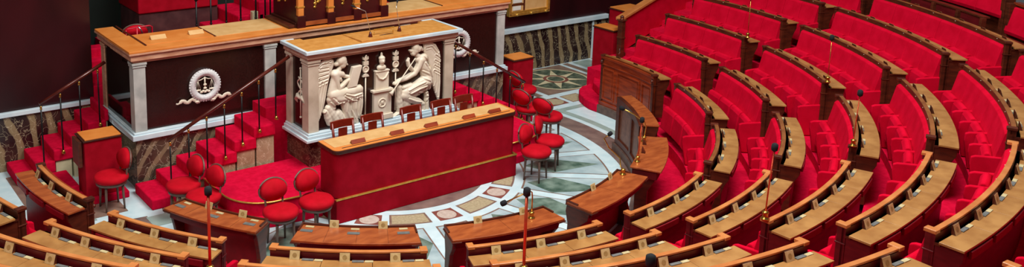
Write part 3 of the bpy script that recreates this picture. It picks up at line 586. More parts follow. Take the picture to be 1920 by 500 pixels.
for cx, zt in ((-0.345, 1.92), (0.206, 1.93)):
    s_ = MB().tube([(cx, YR - 0.02, 0.95), (cx, YR - 0.02, 1.6)], 0.011, 8).ring((cx, YR - 0.02, 1.70), 'y', 0.048, 0.014, 24, 8).ball((cx, YR - 0.01, 1.70), (0.04, 0.012, 0.04))
    s_.slab([(cx - 0.055, 1.585), (cx + 0.055, 1.585), (cx + 0.035, 1.62), (cx, 1.635), (cx - 0.035, 1.62)], YR - 0.04, YR + 0.01)
    s_.slab([(cx - 0.045, 1.765), (cx + 0.045, 1.765), (cx + 0.045, 1.825), (cx - 0.045, 1.825)], YR - 0.035, YR + 0.01)
    s_.ball((cx, YR - 0.02, 1.865), (0.022, 0.02, 0.05)).ball((cx + 0.005, YR - 0.025, 1.91), (0.014, 0.014, 0.018))
    for d in (-1, 1): s_.slab([(cx, 1.83), (cx + d * 0.05, 1.86), (cx + d * 0.045, 1.90), (cx + d * 0.015, 1.87)], YR - 0.03, YR + 0.01)
    obj('eagle_standard', s_, 'relief_marble', t, fix=True)
# caduceus on the left face
XS = -TX + 0.02
c_ = MB().tube([(XS - 0.02, 0.05, 1.03), (XS - 0.02, 0.05, 1.79)], 0.011, 8).ball((XS - 0.02, 0.05, 1.04), 0.02).ball((XS - 0.02, 0.05, 1.8), 0.018)
for s_ in (-1, 1):
    pts = [(XS - 0.022 - 0.008 * math.cos(u * math.pi * 2), 0.05 + s_ * (0.06 + 0.04 * u) * math.sin(math.pi * 2.0 * u + 0.4), 1.32 + 0.34 * u) for u in [i / 24 for i in range(25)]]
    c_.tube(pts, 0.012, 8)
    c_.tube([(XS - 0.02, 0.05, 1.33), (XS - 0.03, 0.05 + s_ * 0.07, 1.37), (XS - 0.03, 0.05 + s_ * 0.12, 1.30), (XS - 0.02, 0.05 + s_ * 0.09, 1.25)], [0.022, 0.04, 0.034, 0.01], 8)
obj('caduceus', c_, 'relief_marble', t)

# on the tribune: two gooseneck microphones and a small brass lectern rest
def gooseneck(label, base, pts, mat='chrome', head_r=0.022, hdir=None, base_mat='rail_dark', kind='desk', rr=0.0055, head_l=1.6, group=None):
    t = thing('microphone', label, 'microphone', base, group)
    if kind == 'desk': obj('foot', MB().lathe(base, [(0.035, 0), (0.035, 0.01), (0.022, 0.05), (0.016, 0.08)], 12), base_mat, t)
    else: obj('foot', MB().lathe(base, [(0.045, 0), (0.045, 0.012), (0.03, 0.02), (0.026, 0.06), (0.034, 0.065), (0.034, 0.08), (0.012, 0.09)], 14), base_mat, t)
    z0 = 0.07; P0 = [(base[0], base[1], base[2] + z0)] + [(base[0] + p[0], base[1] + p[1], base[2] + p[2]) for p in pts]
    obj('stem', MB().tube(P0, rr, 8), mat, t)
    d = (Vector(P0[-1]) - Vector(P0[-2])).normalized(); c = Vector(P0[-1]) + d * head_r
    h = MB().tube([c - d * head_r * head_l, c - d * head_r * 0.9, c, c + d * head_r * 0.9, c + d * head_r * head_l], [head_r * 0.45, head_r * 0.92, head_r, head_r * 0.92, head_r * 0.4], 12)
    obj('foam_windscreen', h, 'black_foam', t)
    return t
gooseneck('thin chrome microphone on the tribune, left of its brass rest', (-0.17, -0.05, 2.15), [(-0.06, 0.02, 0.35), (-0.09, 0.0, 0.42), (-0.26, 0.05, 0.50)], head_r=0.016, head_l=3)
gooseneck('thin chrome microphone on the tribune, right of its brass rest', (0.42, 0.03, 2.15), [(-0.03, 0.02, 0.3), (-0.06, 0.0, 0.40), (0.02, 0.10, 0.46)], head_r=0.016, head_l=3)
t = thing('brass_rest', 'small brass rail on short legs between the tribune microphones', 'desk rest', (0.12, 0.0, 2.155))
obj('bar', MB().box(-0.06, 0.32, 0.02, 0.035, 2.22, 2.245), 'gold', t, 0.003)
for x in (-0.05, 0.30): obj('leg', MB().tube([(x, 0.03, 2.15), (x, 0.03, 2.225)], 0.007, 8), 'gold', t)
obj('front_leg', MB().tube([(0.0, -0.05, 2.155), (0.13, -0.06, 2.165), (0.26, -0.04, 2.155)], 0.006, 8), 'dark_edge', t)

# ================================================================ RED COUNTER in front of the tribune
t = thing('stenographers_counter', 'long red cloth covered counter with tan leather top in front of the tribune', 'counter', (0, -1.29, 0))
def rr_poly(x0, x1, y0, y1, r):
    o = []
    for cx, cy, a0 in ((x0 + r, y0 + r, 180), (x1 - r, y0 + r, 270), (x1 - 0.01, y1 - 0.01, 0), (x0 + 0.01, y1 - 0.01, 90)):
        q = r if cy < (y0 + y1) / 2 else 0.01
        for i in range(7): a = rad(a0 + 15 * i); o.append((cx + q * math.cos(a), cy + q * math.sin(a)))
    return o
obj('skirt_base', MB().prism([(-1.62, -1.53), (1.62, -1.53), (1.62, -0.99), (-1.62, -0.99)], 0, 0.345), 'counter_cloth', t, 0.01)
obj('gold_strip', MB().box(-1.625, 1.625, -1.535, -1.5, 0.343, 0.362).box(1.6, 1.625, -1.5, -1.0, 0.343, 0.362), 'gold', t, 0.003)
obj('counter_body', MB().prism(rr_poly(-1.61, 1.60, -1.505, -1.06, 0.09), 0.36, 1.01), 'counter_cloth', t)
obj('edge_moulding', MB().prism(rr_poly(-1.645, 1.61, -1.53, -1.04, 0.09), 1.005, 1.055), 'dark_edge', t, 0.008)
obj('leather_top', MB().prism(rr_poly(-1.64, 1.60, -1.525, -1.045, 0.09), 1.055, 1.068), 'desk_wood', t, 0.004)
obj('leather_inset', MB().prism([(-1.58, -1.40), (1.55, -1.40), (1.55, -1.07), (-1.58, -1.07)], 1.068, 1.072), 'canvas', t)
obj('pen_groove', MB().box(-1.5, 1.5, -1.475, -1.455, 1.066, 1.0695), 'dark_edge', t)
for i, (x, w_) in enumerate(zip((-1.2, -0.55, 0.05, 0.75, 1.25), ('nearest its left end', 'second from its left end', 'in the middle', 'second from its right end', 'nearest its right end'))):
    y = -1.39
    o = obj('name_block', MB().add([(x - 0.11, y - 0.04, 1.072), (x + 0.11, y - 0.04, 1.072), (x + 0.11, y + 0.04, 1.072), (x - 0.11, y + 0.04, 1.072), (x - 0.11, y, 1.125), (x + 0.11, y, 1.125)], [(0, 3, 2, 1), (0, 1, 5, 4), (2, 3, 4, 5), (0, 4, 3), (1, 2, 5)]), 'panel_wood', None, 0.003)
    tag(o, 'wooden name block on the red counter, ' + w_, 'name block', 'name blocks on the red counter')

# wooden chairs behind the counter
def wood_chair():
    t = thing('wooden_chair', '', 'chair', (0, 0, 0))
    W = 0.19
    for s_ in (-1, 1):
        obj('leg', MB().tube([(s_ * (W - 0.02), -0.2, 0), (s_ * (W - 0.02), -0.2, 0.43)], 0.018, 6), 'chair_wood', t)
        obj('back_post', MB().tube([(s_ * (W - 0.02), 0.2, 0), (s_ * (W - 0.02), 0.2, 0.45), (s_ * (W - 0.015), 0.26, 0.73)], 0.02, 6), 'chair_wood', t)
    obj('seat', MB().box(-W, W, -0.22, 0.21, 0.43, 0.47), 'chair_wood', t, 0.01)
    n = 8; pts = []
    for i in range(n + 1): x = -W - 0.01 + (2 * W + 0.02) * i / n; pts.append((x, 0.255 + 0.03 * math.cos(math.pi * i / n - math.pi / 2)))
    bot = [(p[0], p[1]) for p in pts]; topp = [(p[0], p[1] + 0.028) for p in reversed(pts)]
    obj('top_rail', MB().prism(bot + topp, 0.63, 0.75), 'chair_wood', t, 0.008)
    obj('splat', MB().box(-0.075, 0.075, 0.235, 0.255, 0.47, 0.64), 'chair_wood', t, 0.005)
    return t
wc = wood_chair(); first = True
for x, lab in ((-0.93, 'leftmost of the five'), (-0.41, 'second from the left of the five'), (0.30, 'middle one of the five'), (0.88, 'second from the right of the five'), (1.33, 'rightmost of the five')):
    c = wc if first else copy_tree(wc); first = False
    c.location = (x, -0.76, 0.331); c.rotation_euler = (0, 0, 0)
    c['label'] = 'dark wooden chair behind the red counter, ' + lab; c['group'] = 'wooden chairs behind the counter'

# ---- round back stools
def stool():
    t = thing('round_stool_chair', '', 'chair', (0, 0, 0))
    obj('seat', MB().lathe((0, 0, 0), [(0.04, 0.42), (0.22, 0.42), (0.238, 0.44), (0.238, 0.475), (0.215, 0.505), (0.12, 0.52), (0.01, 0.525)], 28), 'stool_velvet', t)
    obj('seat_frame', MB().lathe((0, 0, 0), [(0.18, 0.37), (0.21, 0.375), (0.215, 0.42), (0.05, 0.42)], 24), 'stool_wood', t)
    for a in (45, 135, 225, 315):
        x, y = 0.165 * math.cos(rad(a)), 0.165 * math.sin(rad(a))
        obj('leg', MB().tube([(x * 1.12, y * 1.12, 0), (x * 1.05, y * 1.05, 0.2), (x, y, 0.42)], [0.013, 0.018, 0.022], 8), 'stool_wood', t)
    vs = []; m = MB(); nu = 22
    # padded round back, slightly curved, leaning backwards (towards +y)
    def back(rx, rz, dy0, dy1, name, mat, r=0.0):
        m = MB(); fr = []; bk = []
        for i in range(nu):
            a = 2 * math.pi * i / nu; x = rx * math.cos(a); z = rz * math.sin(a)
            base = 0.19 - 0.5 * x * x + 0.16 * (z + 0.2)
            fr.append((x * 0.9, base + dy0, 0.695 + z * 0.9)); bk.append((x, base + dy1, 0.695 + z))
        cf = (0, 0.19 + 0.03 + dy0 - 0.02, 0.695); cb = (0, 0.19 + 0.03 + dy1 + 0.01, 0.695)
        m.add(fr + bk + [cf, cb], [(i, (i + 1) % nu, 2 * nu) for i in range(nu)] + [(nu + (i + 1) % nu, nu + i, 2 * nu + 1) for i in range(nu)] + [((i + 1) % nu, i, nu + i, nu + (i + 1) % nu) for i in range(nu)], True)
        return obj(name, m, mat, t)
    back(0.2, 0.142, -0.055, 0.0, 'back_cushion', 'stool_velvet')
    rim = []
    for i in range(nu + 1):
        a = 2 * math.pi * i / nu; x = 0.202 * math.cos(a); z = 0.144 * math.sin(a)
        rim.append((x, 0.19 - 0.5 * x * x + 0.16 * (z + 0.2) + 0.012, 0.695 + z))
    obj('back_frame', MB().tube(rim, 0.013, 6, cap=False), 'stool_wood', t)
    back(0.193, 0.135, 0.01, 0.03, 'back_lining', 'stool_velvet')
    for s_ in (-1, 1): obj('back_post', MB().tube([(s_ * 0.12, 0.165, 0.42), (s_ * 0.13, 0.19, 0.6)], 0.014, 6), 'stool_wood', t)
    return t
st = stool(); first = True
G1 = 'round backed red chairs around the tribune'
for x, y, z, rot, lab in (
    (-4.0, 0.68, 0, -88, 'round backed red chair facing the left side lectern'),
    (-3.26, -0.14, 0, -84, 'round backed red chair by the left steps, the farther of two'),
    (-3.17, -0.64, 0, -80, 'round backed red chair by the left steps, the nearer of two'),
    (-2.52, -1.64, 0, 2, 'round backed red chair one step left of the red counter'),
    (-1.97, -1.60, 0, 12, 'round backed red chair touching the left end of the red counter'),
    (1.78, -1.80, 0, 22, 'round backed red chair at the right end of the counter, nearest the camera'),
    (2.28, -1.56, 0, 38, 'round backed red chair right of the counter, second from the camera'),
    (3.09, -0.66, 0, 103, 'round backed red chair right of the counter, turned to the star floor'),
    (3.10, -0.12, 0, 100, 'round backed red chair mostly hidden behind others right of the counter'),
    (3.74, 0.74, 0, 85, 'round backed red chair in front of the right side lectern'),
    (-3.98, 1.70, 0, 175, 'round backed red chair behind the left side lectern')):
    c = st if first else copy_tree(st); first = False
    c.location = (x, y, z); c.rotation_euler = (0, 0, rad(rot)); c['label'] = lab; c['group'] = G1
c = copy_tree(st); c.location = (-2.96, 2.66, 1.35); c.rotation_euler = (0, 0, rad(170)); c['label'] = 'dark red chair behind the left end of the upper desk, only its back showing'; c['group'] = G1

# ---- cloth covered side lecterns
def lectern(x0, x1, y0, y1, zt, label, zb=0.0, mirror=False, plinth=True, wood_side=True):
    t = thing('side_lectern', label, 'lectern', ((x0 + x1) / 2, (y0 + y1) / 2, 0))
    obj('cloth_body', MB().box(x0, x1, y0, y1, zb, zt - 0.04), 'counter_cloth', t, 0.01)
    obj('wooden_top', MB().box(x0 - 0.02, x1 + 0.02, y0 - 0.02, y1 + 0.02, zt - 0.04, zt - 0.02), 'dark_edge', t, 0.004)
    obj('writing_top', MB().box(x0 + 0.01, x1 - 0.01, y0 + 0.0, y1 - 0.0, zt - 0.02, zt), 'desk_wood', t, 0.004)
    if wood_side: obj('side_flap', MB().box(x0 - 0.07, x0 - 0.02, y0 + 0.04, y1 - 0.02, zt - 0.42, zt - 0.04), 'walnut', t, 0.006)
    return t
lectern(-4.27, -3.74, 0.97, 1.36, 0.97, 'red cloth side lectern with orange wooden top, left of the upper desk', 0.101)
o = obj('carpeted_block', MB().box(-4.42, -3.68, 0.90, 1.45, 0.0, 0.1).box(-4.62, -4.3, 1.2, 1.9, 0.0, 0.22), 'red_carpet', None, 0.015); tag(o, 'low red carpeted block under the left side lectern', 'step')
lectern(3.70, 4.20, 1.02, 1.40, 0.97, 'red cloth side lectern with wooden top, beside the right steps', wood_side=False)
lectern(6.44, 6.82, 1.10, 1.66, 1.18, 'red cloth box with wooden top at the foot of the right side steps', wood_side=False)
lectern(7.3, 7.95, 1.55, 2.05, 1.40, 'second red cloth box with wooden top, higher on the right side steps', wood_side=False)

# ---- right side steps rising beside the first block, with their sloping parapet
t = thing('round_fronted_steps', 'red carpeted steps with a rounded first step, right of the star floor', 'stairs', (5.6, 0.5, 0))
obj('tread', MB().prism([(4.93, 0.0), (6.42, 0.0), (6.42, 1.0), (5.75, 1.02), (5.5, 0.98), (5.3, 0.86), (5.12, 0.66), (4.99, 0.4), (4.93, 0.2)], 0, 0.17), 'red_carpet', t, 0.02)
obj('tread', MB().prism([(5.3, 0.0), (6.42, 0.0), (6.42, 0.97), (6.0, 0.97), (5.75, 0.9), (5.52, 0.7), (5.36, 0.4)], 0.17, 0.33), 'red_carpet', t, 0.02)
aisle = MB(); zz = [0.5, 0.66, 0.8, 0.95, 1.09, 1.22, 1.35, 1.5, 1.62, 1.75, 1.9]
for i, z in enumerate(zz): aisle.box(5.75 + 0.43 * i, 11.5, -0.15, 1.1 + (0.9 if i > 2 else 0), zz[i - 1] if i else 0.0, z)
struct('trim_7', aisle, 'red_carpet')['label'] = 'red carpeted steps between the parapet and the first block'
t = thing('sloping_parapet', 'red panelled parapet with sloping wooden rail beside the right side steps', 'parapet', (6.5, 0.9, 0))
def pt(x, z, dy=0.0): return (x, 0.90 + 0.12 * (x - 6.45) + dy, z)
def pslab(z0a, z0b, z1a, z1b, xa, xb, d0, d1):
    return MB().hexa([pt(xa, z0a, d0), pt(xb, z0b, d0), pt(xb, z0b, d1), pt(xa, z0a, d1)], [pt(xa, z1a, d0), pt(xb, z1b, d0), pt(xb, z1b, d1), pt(xa, z1a, d1)])
obj('red_panel', pslab(0.75, 2.0, 1.42, 2.62, 6.5, 11.2, 0.0, 0.06), 'red_velvet', t)
obj('hand_rail', pslab(1.42, 2.62, 1.48, 2.68, 6.42, 11.2, -0.04, 0.14), 'rail_wood', t, 0.01)
obj('stringer', pslab(0.62, 1.9, 0.70, 1.98, 6.5, 11.2, -0.03, 0.06), 'walnut', t, 0.006)
pp = MB().box(6.40, 6.50, 0.83, 0.95, 0.6, 1.42).box(6.38, 6.52, 0.81, 0.97, 1.42, 1.45).box(6.39, 6.51, 0.82, 0.96, 1.05, 1.09)
pp.lathe((6.45, 0.89, 1.45), [(0.05, 0), (0.03, 0.03), (0.045, 0.055), (0.02, 0.08), (0.005, 0.09)], 12)
pp.tube([(6.45, 0.86, 0.62), (6.38, 0.84, 0.66), (6.36, 0.84, 0.76), (6.42, 0.86, 0.84)], 0.03, 8)
obj('newel_post', pp, 'walnut', t, 0.008)

# ---- handrails
def handrail(name, label, A, B, n, zfoot, top_extra=0.05, foot=None):
    t = thing(name, label, 'handrail', (A[0], A[1], 0))
    A = Vector(A); B = Vector(B)
    obj('rail', MB().tube([A, A.lerp(B, 0.5), B], 0.026, 10), 'rail_dark', t)
    for i in range(n):
        u = 0.02 + 0.86 * i / (n - 1) if n > 2 else 0.1 + 0.8 * i; p = A.lerp(B, u); zb = zfoot(p.x)
        b = obj('baluster', MB().tube([(p.x, p.y, zb), (p.x, p.y, p.z - 0.02)], 0.012, 8), 'black_metal', t)
        obj('gold_collar', MB().lathe((p.x, p.y, p.z - 0.10), [(0.012, 0), (0.02, 0.01), (0.014, 0.03), (0.02, 0.05), (0.012, 0.06)], 10), 'brass', b)
        obj('foot_bracket', MB().lathe((p.x, p.y - 0.015, zb - 0.01), [(0.02, 0), (0.03, 0.015), (0.022, 0.04), (0.015, 0.06)], 10), 'brass', b)
    return t
def zf(x): return max(0.06, 0.155 * (int((abs(x) * -1 + 3.55) / 0.315) + 1) - 0.07)
handrail('stair_handrail', 'dark wooden handrail on thin black balusters along the left tribune steps', (-3.33, 0.24, 1.0), (-1.42, 0.24, 1.95), 7, zf)
handrail('stair_handrail', 'dark wooden handrail on thin black balusters along the right tribune steps', (3.30, 0.24, 0.80), (1.50, 0.24, 1.87), 6, zf)
handrail('stair_handrail', 'short dark handrail of the far left steps by the veined wall', (-4.60, 2.02, 1.26), (-3.62, 2.02, 1.76), 4, lambda x: 0.165 * (int((x + 4.95) / 0.26) + 1) - 0.05)
t = thing('rear_balustrade', 'row of black balusters with rising rail behind the upper desk, top left', 'balustrade', (-1.4, 2.95, 1.35))
for x in (-1.78, -1.52, -1.24, -0.97, -0.68, -0.50, -0.40):
    obj('baluster', MB().tube([(x, 2.95, 1.35), (x, 2.95, 2.35 + 0.55 * (x + 1.78))], 0.016, 8).lathe((x, 2.95, 1.9), [(0.016, 0), (0.026, 0.015), (0.016, 0.03)], 8), 'black_metal', t)
obj('rail', MB().tube([(-1.8, 2.95, 2.34), (-0.3, 2.95, 3.15)], 0.025, 8), 'black_metal', t)
t = thing('red_metal_rail', 'low red tubular rail behind the left end of the upper desk', 'rail', (-3.05, 2.3, 1.4))
obj('bar', MB().tube([(-3.2, 2.3, 1.4), (-3.2, 2.3, 2.14), (-3.17, 2.3, 2.16), (-2.82, 2.3, 2.17), (-2.78, 2.3, 2.15), (-2.78, 2.3, 1.4)], 0.013, 8), 'red_metal', t)
for x in (-3.02,): obj('leg', MB().tube([(x, 2.3, 1.4), (x, 2.3, 2.165)], 0.012, 8), 'red_metal', t)
obj('clip', MB().tube([(-3.0, 2.29, 2.18), (-2.96, 2.28, 2.12), (-2.94, 2.28, 2.06)], 0.012, 6), 'chrome', t)

# ---- framed case on the right wall
t = thing('framed_case', 'gilt framed case with pale panels on the dark right wall, top edge of photo', 'picture frame', (5.65, 2.88, 1.3))
obj('backing', MB().box(5.14, 6.17, 2.85, 2.9, 1.36, 2.3), 'canvas', t)
obj('frame', MB().box(5.08, 6.23, 2.80, 2.9, 1.27, 1.33).box(5.12, 6.19, 2.82, 2.9, 1.33, 1.37).box(5.08, 5.14, 2.80, 2.9, 1.3, 2.36).box(6.17, 6.23, 2.80, 2.9, 1.3, 2.36).box(5.08, 6.23, 2.80, 2.9, 2.3, 2.36), 'gold', t, 0.008)
obj('inner_divider', MB().box(5.5, 5.53, 2.83, 2.86, 1.37, 2.3).box(5.14, 5.5, 2.83, 2.86, 1.50, 1.53), 'walnut', t)
obj('white_card', MB().box(5.2, 5.42, 2.835, 2.855, 1.39, 1.48).box(5.2, 5.45, 2.835, 2.855, 1.55, 1.7), 'paper_white', t)
for x in (5.3, 5.7, 6.12): obj('boss', MB().ball((x, 2.79, 1.3), (0.04, 0.02, 0.03), 10, 6), 'gold', t)

# ================================================================ CURVED BENCHES
ENDS = {'A3': (0.6, -17.4), 'A4': (0.8, -16.7), 'A5': (0.9, -16.6), 'A6': (1.0, -16.8), 'A7': (1.0, -17.4), 'A2': (0.1, -17.1),
 'B2': (-22.8, -40.0), 'B3': (-22.2, -39.6), 'B4': (-21.4, -39.4), 'B5': (-20.2, -40.3), 'B6': (-19.2, -40.7), 'B7': (-18.8, -40.6),
 'C2': (-45.4, -64.1), 'C3': (-45.2, -63.6), 'C4': (-44.8, -63.8), 'C5': (-44.5, -64.0), 'C6': (-44.6, -64.2), 'C7': (-43.1, -64.4),
 'D2': (-68.8, -88.2), 'D3': (-69.0, -88.0), 'D4': (-68.6, -87.6), 'D5': (-68.4, -88.2), 'D6': (-67.6, -88.4), 'D7': (-67.4, -88.4),
 'E2': (-93.2, -111.6), 'E3': (-92.9, -111.7), 'E4': (-92.8, -111.7), 'E5': (-92.6, -111.8), 'E6': (-91.9, -112.0), 'E7': (-91.6, -112.2),
 'F2': (-116.6, -134.9), 'F3': (-116.6, -135.1), 'G2': (-140.9, -158.1), 'G3': (-140.5, -157.5), 'G4': (-140.6, -158.0), 'G5': (-140.8, -158.2),
 'H2': (-163.5, -180.0), 'H3': (-162.0, -180.0)}
NSEAT = {2: 3, 3: 4, 4: 4, 5: 5, 6: 6, 7: 6, 8: 6}
BLOCK = {'A': 'the block nearest the right wall', 'B': 'the second block from the right wall', 'C': 'the third block from the right wall', 'D': 'the block right of the centre aisle', 'E': 'the block left of the centre aisle',
         'F': 'the block facing the counter', 'G': 'the block facing the left steps', 'H': 'the block at the far left edge'}
ORD = {2: 'front', 3: 'second', 4: 'third', 5: 'fourth', 6: 'fifth', 7: 'sixth', 8: 'top'}
def bench(key):
    b, k = key[0], int(key[1]); R, z = RK[k], ZK[k]; a1, a0 = ENDS[key]     # a0 < a1
    if key in ('A2',): R = 5.03
    if key == 'H2': R = 5.08
    n = NSEAT[k]; p = z - 0.88; tn = ZK.get(k + 1, z + 0.3) - 1.03; dg = 180 / math.pi / R      # degrees per metre
    panelled = key in ('A2', 'H2')
    am = (a0 + a1) / 2; base = pol(R, am, 0.0 if panelled else p - 0.14)
    if panelled: lab = 'panelled wooden desk, front row of ' + BLOCK[b]
    else: lab = 'red seated bench with desk ledge, %s row of %s' % (ORD[k], BLOCK[b])
    t = thing('panelled_desk' if panelled else 'bench_with_desk', lab, 'desk' if panelled else 'bench', base, 'curved benches of the hemicycle')
    zb = 0.0 if panelled else p - 0.2
    dark = 'walnut' if b in 'ABCH' else 'mahogany'
    topm = 'oak_top' if not panelled or b == 'A' else 'cherry_top'
    # wooden shell
    obj('back_panel', MB().rz(R + 0.012, R + 0.05, zb, z - 0.028, a0, a1), dark, t)
    rail = MB().rz(R - 0.004, R + 0.05, z - 0.022, z, a0, a1)
    obj('rail', rail, 'rail_wood' if b in 'DEFGH' else 'rail_oak', t, 0.005)
    if b in 'ABC' and not panelled: obj('front_band', MB().rz(R - 0.01, R + 0.012, z - 0.078, z - 0.006, a0, a1), 'walnut', t)
    for ae, sgn in ((a0, 1), (a1, -1)):
        w_ = 0.058 * dg
        pm = MB(); x0, x1 = sorted((ae, ae + sgn * w_)); pm.rz(R - 0.04, R + 0.045, zb, z - 0.03, x0, x1)
        po_ = obj('end_post', pm, dark, t, 0.006)
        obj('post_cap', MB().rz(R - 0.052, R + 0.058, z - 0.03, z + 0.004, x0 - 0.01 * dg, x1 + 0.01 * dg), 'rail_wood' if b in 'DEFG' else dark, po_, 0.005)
        obj('post_moulding', MB().rz(R - 0.048, R + 0.053, z - 0.20, z - 0.185, x0 - 0.006 * dg, x1 + 0.006 * dg), dark, po_, 0.003)
        obj('desk_bracket', MB().radial([(R + 0.04, tn), (R + 0.2, tn), (R + 0.2, z - 0.42), (R + 0.235, z - 0.30), (R + 0.29, z - 0.2), (R + 0.295, z - 0.1), (R + 0.04, z - 0.1)], ae + sgn * 0.03 * dg, 0.045), dark, t, 0.005)
    pa = 0.02 * dg
    obj('document_trough', MB().rz(R + 0.05, R + 0.10, z - 0.125, z - 0.10, a0, a1), 'walnut', t)
    pitch = (a1 - a0 - 0.10 * dg) / n; s0 = a0 + 0.05 * dg
    obj('fascia', MB().rz(R + 0.05, R + 0.285, z - 0.17, z - 0.10, a0 + pa * 1.0, a1 - pa), dark, t)
    obj('modesty_panel', MB().rz(R + 0.185, R + 0.205, tn, z - 0.17, a0 + pa, a1 - pa), 'mahogany', t)
    nb = n
    for i in range(n):
        x0 = s0 + pitch * i; x1 = x0 + pitch; c = x0 + pitch * 0.45
        e0 = a0 - 0.02 * dg if i == 0 else x0 + 0.002 * dg; e1 = a1 + 0.02 * dg if i == n - 1 else x1 - 0.002 * dg
        obj('desk_top', MB().rz(R + 0.092, R + 0.305, z - 0.10, z - 0.078, e0, e1), topm, t, 0.003)
        obj('hinged_flap', MB().rz(R + 0.287, R + 0.318, z - 0.185, z - 0.112, x0 + 0.05 * dg, x1 - 0.03 * dg), 'red_leather', t, 0.006)
        # upright brass name plate leaning on the rail, grey voting panel, pale pad
        hw = 0.052 * dg; zt = z - 0.077
        P_ = [(R + 0.085, zt), (R + 0.125, zt), (R + 0.092, zt + 0.085), (R + 0.082, zt + 0.085)]
        pl = obj('name_plate', MB().arc(P_, c - hw, c + hw, 2), 'walnut', t)
        obj('plate_face', MB().arc([(R + 0.1255, zt), (R + 0.1275, zt), (R + 0.0945, zt + 0.085), (R + 0.0925, zt + 0.085)], c - hw, c + hw, 2), 'plate_brass', pl)
        em = MB(); vv = []
        for q in range(16):
            aa = 2 * math.pi * q / 16; u = 0.024 * math.cos(aa); v = 0.5 + 0.27 * math.sin(aa)
            vv.append(pol(R + 0.1285 - 0.033 * v, c + u * dg, zt + 0.085 * v))
        em.add(vv, [tuple(range(16))]); obj('plate_emblem', em, 'plate_emblem', pl, fix=False)
        obj('voting_panel', MB().rz(R + 0.096, R + 0.135, zt - 0.001, zt + 0.007, c + 0.075 * dg, c + 0.195 * dg), 'grey_panel', t)
        obj('pale_pad', MB().rz(R + 0.096, R + 0.135, zt - 0.001, zt + 0.006, c + 0.205 * dg, min(c + 0.29 * dg, a1 - 0.01 * dg)), 'pale_pad', t)
        if panelled: continue
        obj('number_stud', MB().rz(R - 0.014, R - 0.008, z - 0.026, z - 0.018, c - 0.008 * dg, c + 0.008 * dg), 'ivory', t)
        g = 0.004 * dg
        PB = [(R + 0.012, p + 0.30), (R - 0.06, p + 0.28), (R - 0.15, p + 0.32), (R - 0.155, p + 0.38), (R - 0.06, z - 0.10), (R - 0.03, z - 0.075), (R + 0.012, z - 0.07)]
        obj('backrest', MB().arc(PB, x0 + g, x1 - g, 2.0), 'red_velvet', t, 0.008)
        sg = 0.045 * dg
        if key in ('B2', 'B3', 'C2'): sg = 0.02 * dg
        PS = [(R - 0.29, p + 0.13), (R - 0.19, p + 0.10), (R - 0.14, p + 0.42), (R - 0.15, p + 0.48), (R - 0.185, p + 0.51), (R - 0.225, p + 0.50), (R - 0.255, p + 0.45)]
        obj('tip_up_seat', MB().arc(PS, x0 + sg, x1 - sg, 2.0), 'red_velvet', t, 0.014)
    if panelled:
        zz0 = 0.16; obj('stone_plinth', MB().rz(R - 0.09, R + 0.02, 0, zz0, a0 - 0.02 * dg, a1 + 0.02 * dg), 'stone_plinth', t, 0.006)
        obj('front_board', MB().rz(R - 0.02, R + 0.012, zz0, z - 0.03, a0, a1), 'panel_wood', t)
        obj('frieze', MB().rz(R - 0.05, R - 0.02, z - 0.07, z - 0.03, a0, a1).rz(R - 0.035, R - 0.02, z - 0.19, z - 0.17, a0, a1).rz(R - 0.05, R - 0.02, zz0, zz0 + 0.07, a0, a1), 'panel_wood', t, 0.004)
        W = a1 - a0
        for u0, u1 in ((0.04, 0.24), (0.29, 0.71), (0.76, 0.96)):
            fr = MB(); q0, q1 = a0 + W * u0, a0 + W * u1; z0_, z1_ = zz0 + 0.12, z - 0.24; w_ = 0.022
            fr.rz(R - 0.04, R - 0.02, z0_, z0_ + w_, q0, q1).rz(R - 0.04, R - 0.02, z1_ - w_, z1_, q0, q1).rz(R - 0.04, R - 0.02, z0_, z1_, q0, q0 + w_ * dg).rz(R - 0.04, R - 0.02, z0_, z1_, q1 - w_ * dg, q1)
            obj('raised_panel', fr.rz(R - 0.03, R - 0.018, z0_ + 0.06, z1_ - 0.06, q0 + 0.06 * dg, q1 - 0.06 * dg), 'panel_wood', t, 0.004)
        for ae in (a0 + 0.03 * dg, a1 - 0.03 * dg): obj('rosette', MB().ball(pol(R - 0.05, ae, z - 0.12), 0.03, 12, 8), 'walnut', t)
        return t
    for i in range(n + 1):
        ac = s0 + pitch * i
        if key in ('B2', 'B3') and i > 0: continue
        th = 0.055
        PA = [(R - 0.46, p + 0.06), (R - 0.10, p + 0.02), (R - 0.03, p + 0.40), (R - 0.05, z - 0.335), (R - 0.40, z - 0.355), (R - 0.45, z - 0.38), (R - 0.47, p + 0.35)]
        PA = [(R - 0.30, p + 0.0), (R - 0.02, p + 0.0), (R - 0.02, z - 0.38), (R - 0.32, z - 0.41), (R - 0.365, z - 0.43), (R - 0.37, z - 0.52)]
        obj('armrest', MB().radial(PA, ac, th), 'red_velvet', t, 0.012)
    return t
for key in ENDS: bench(key)

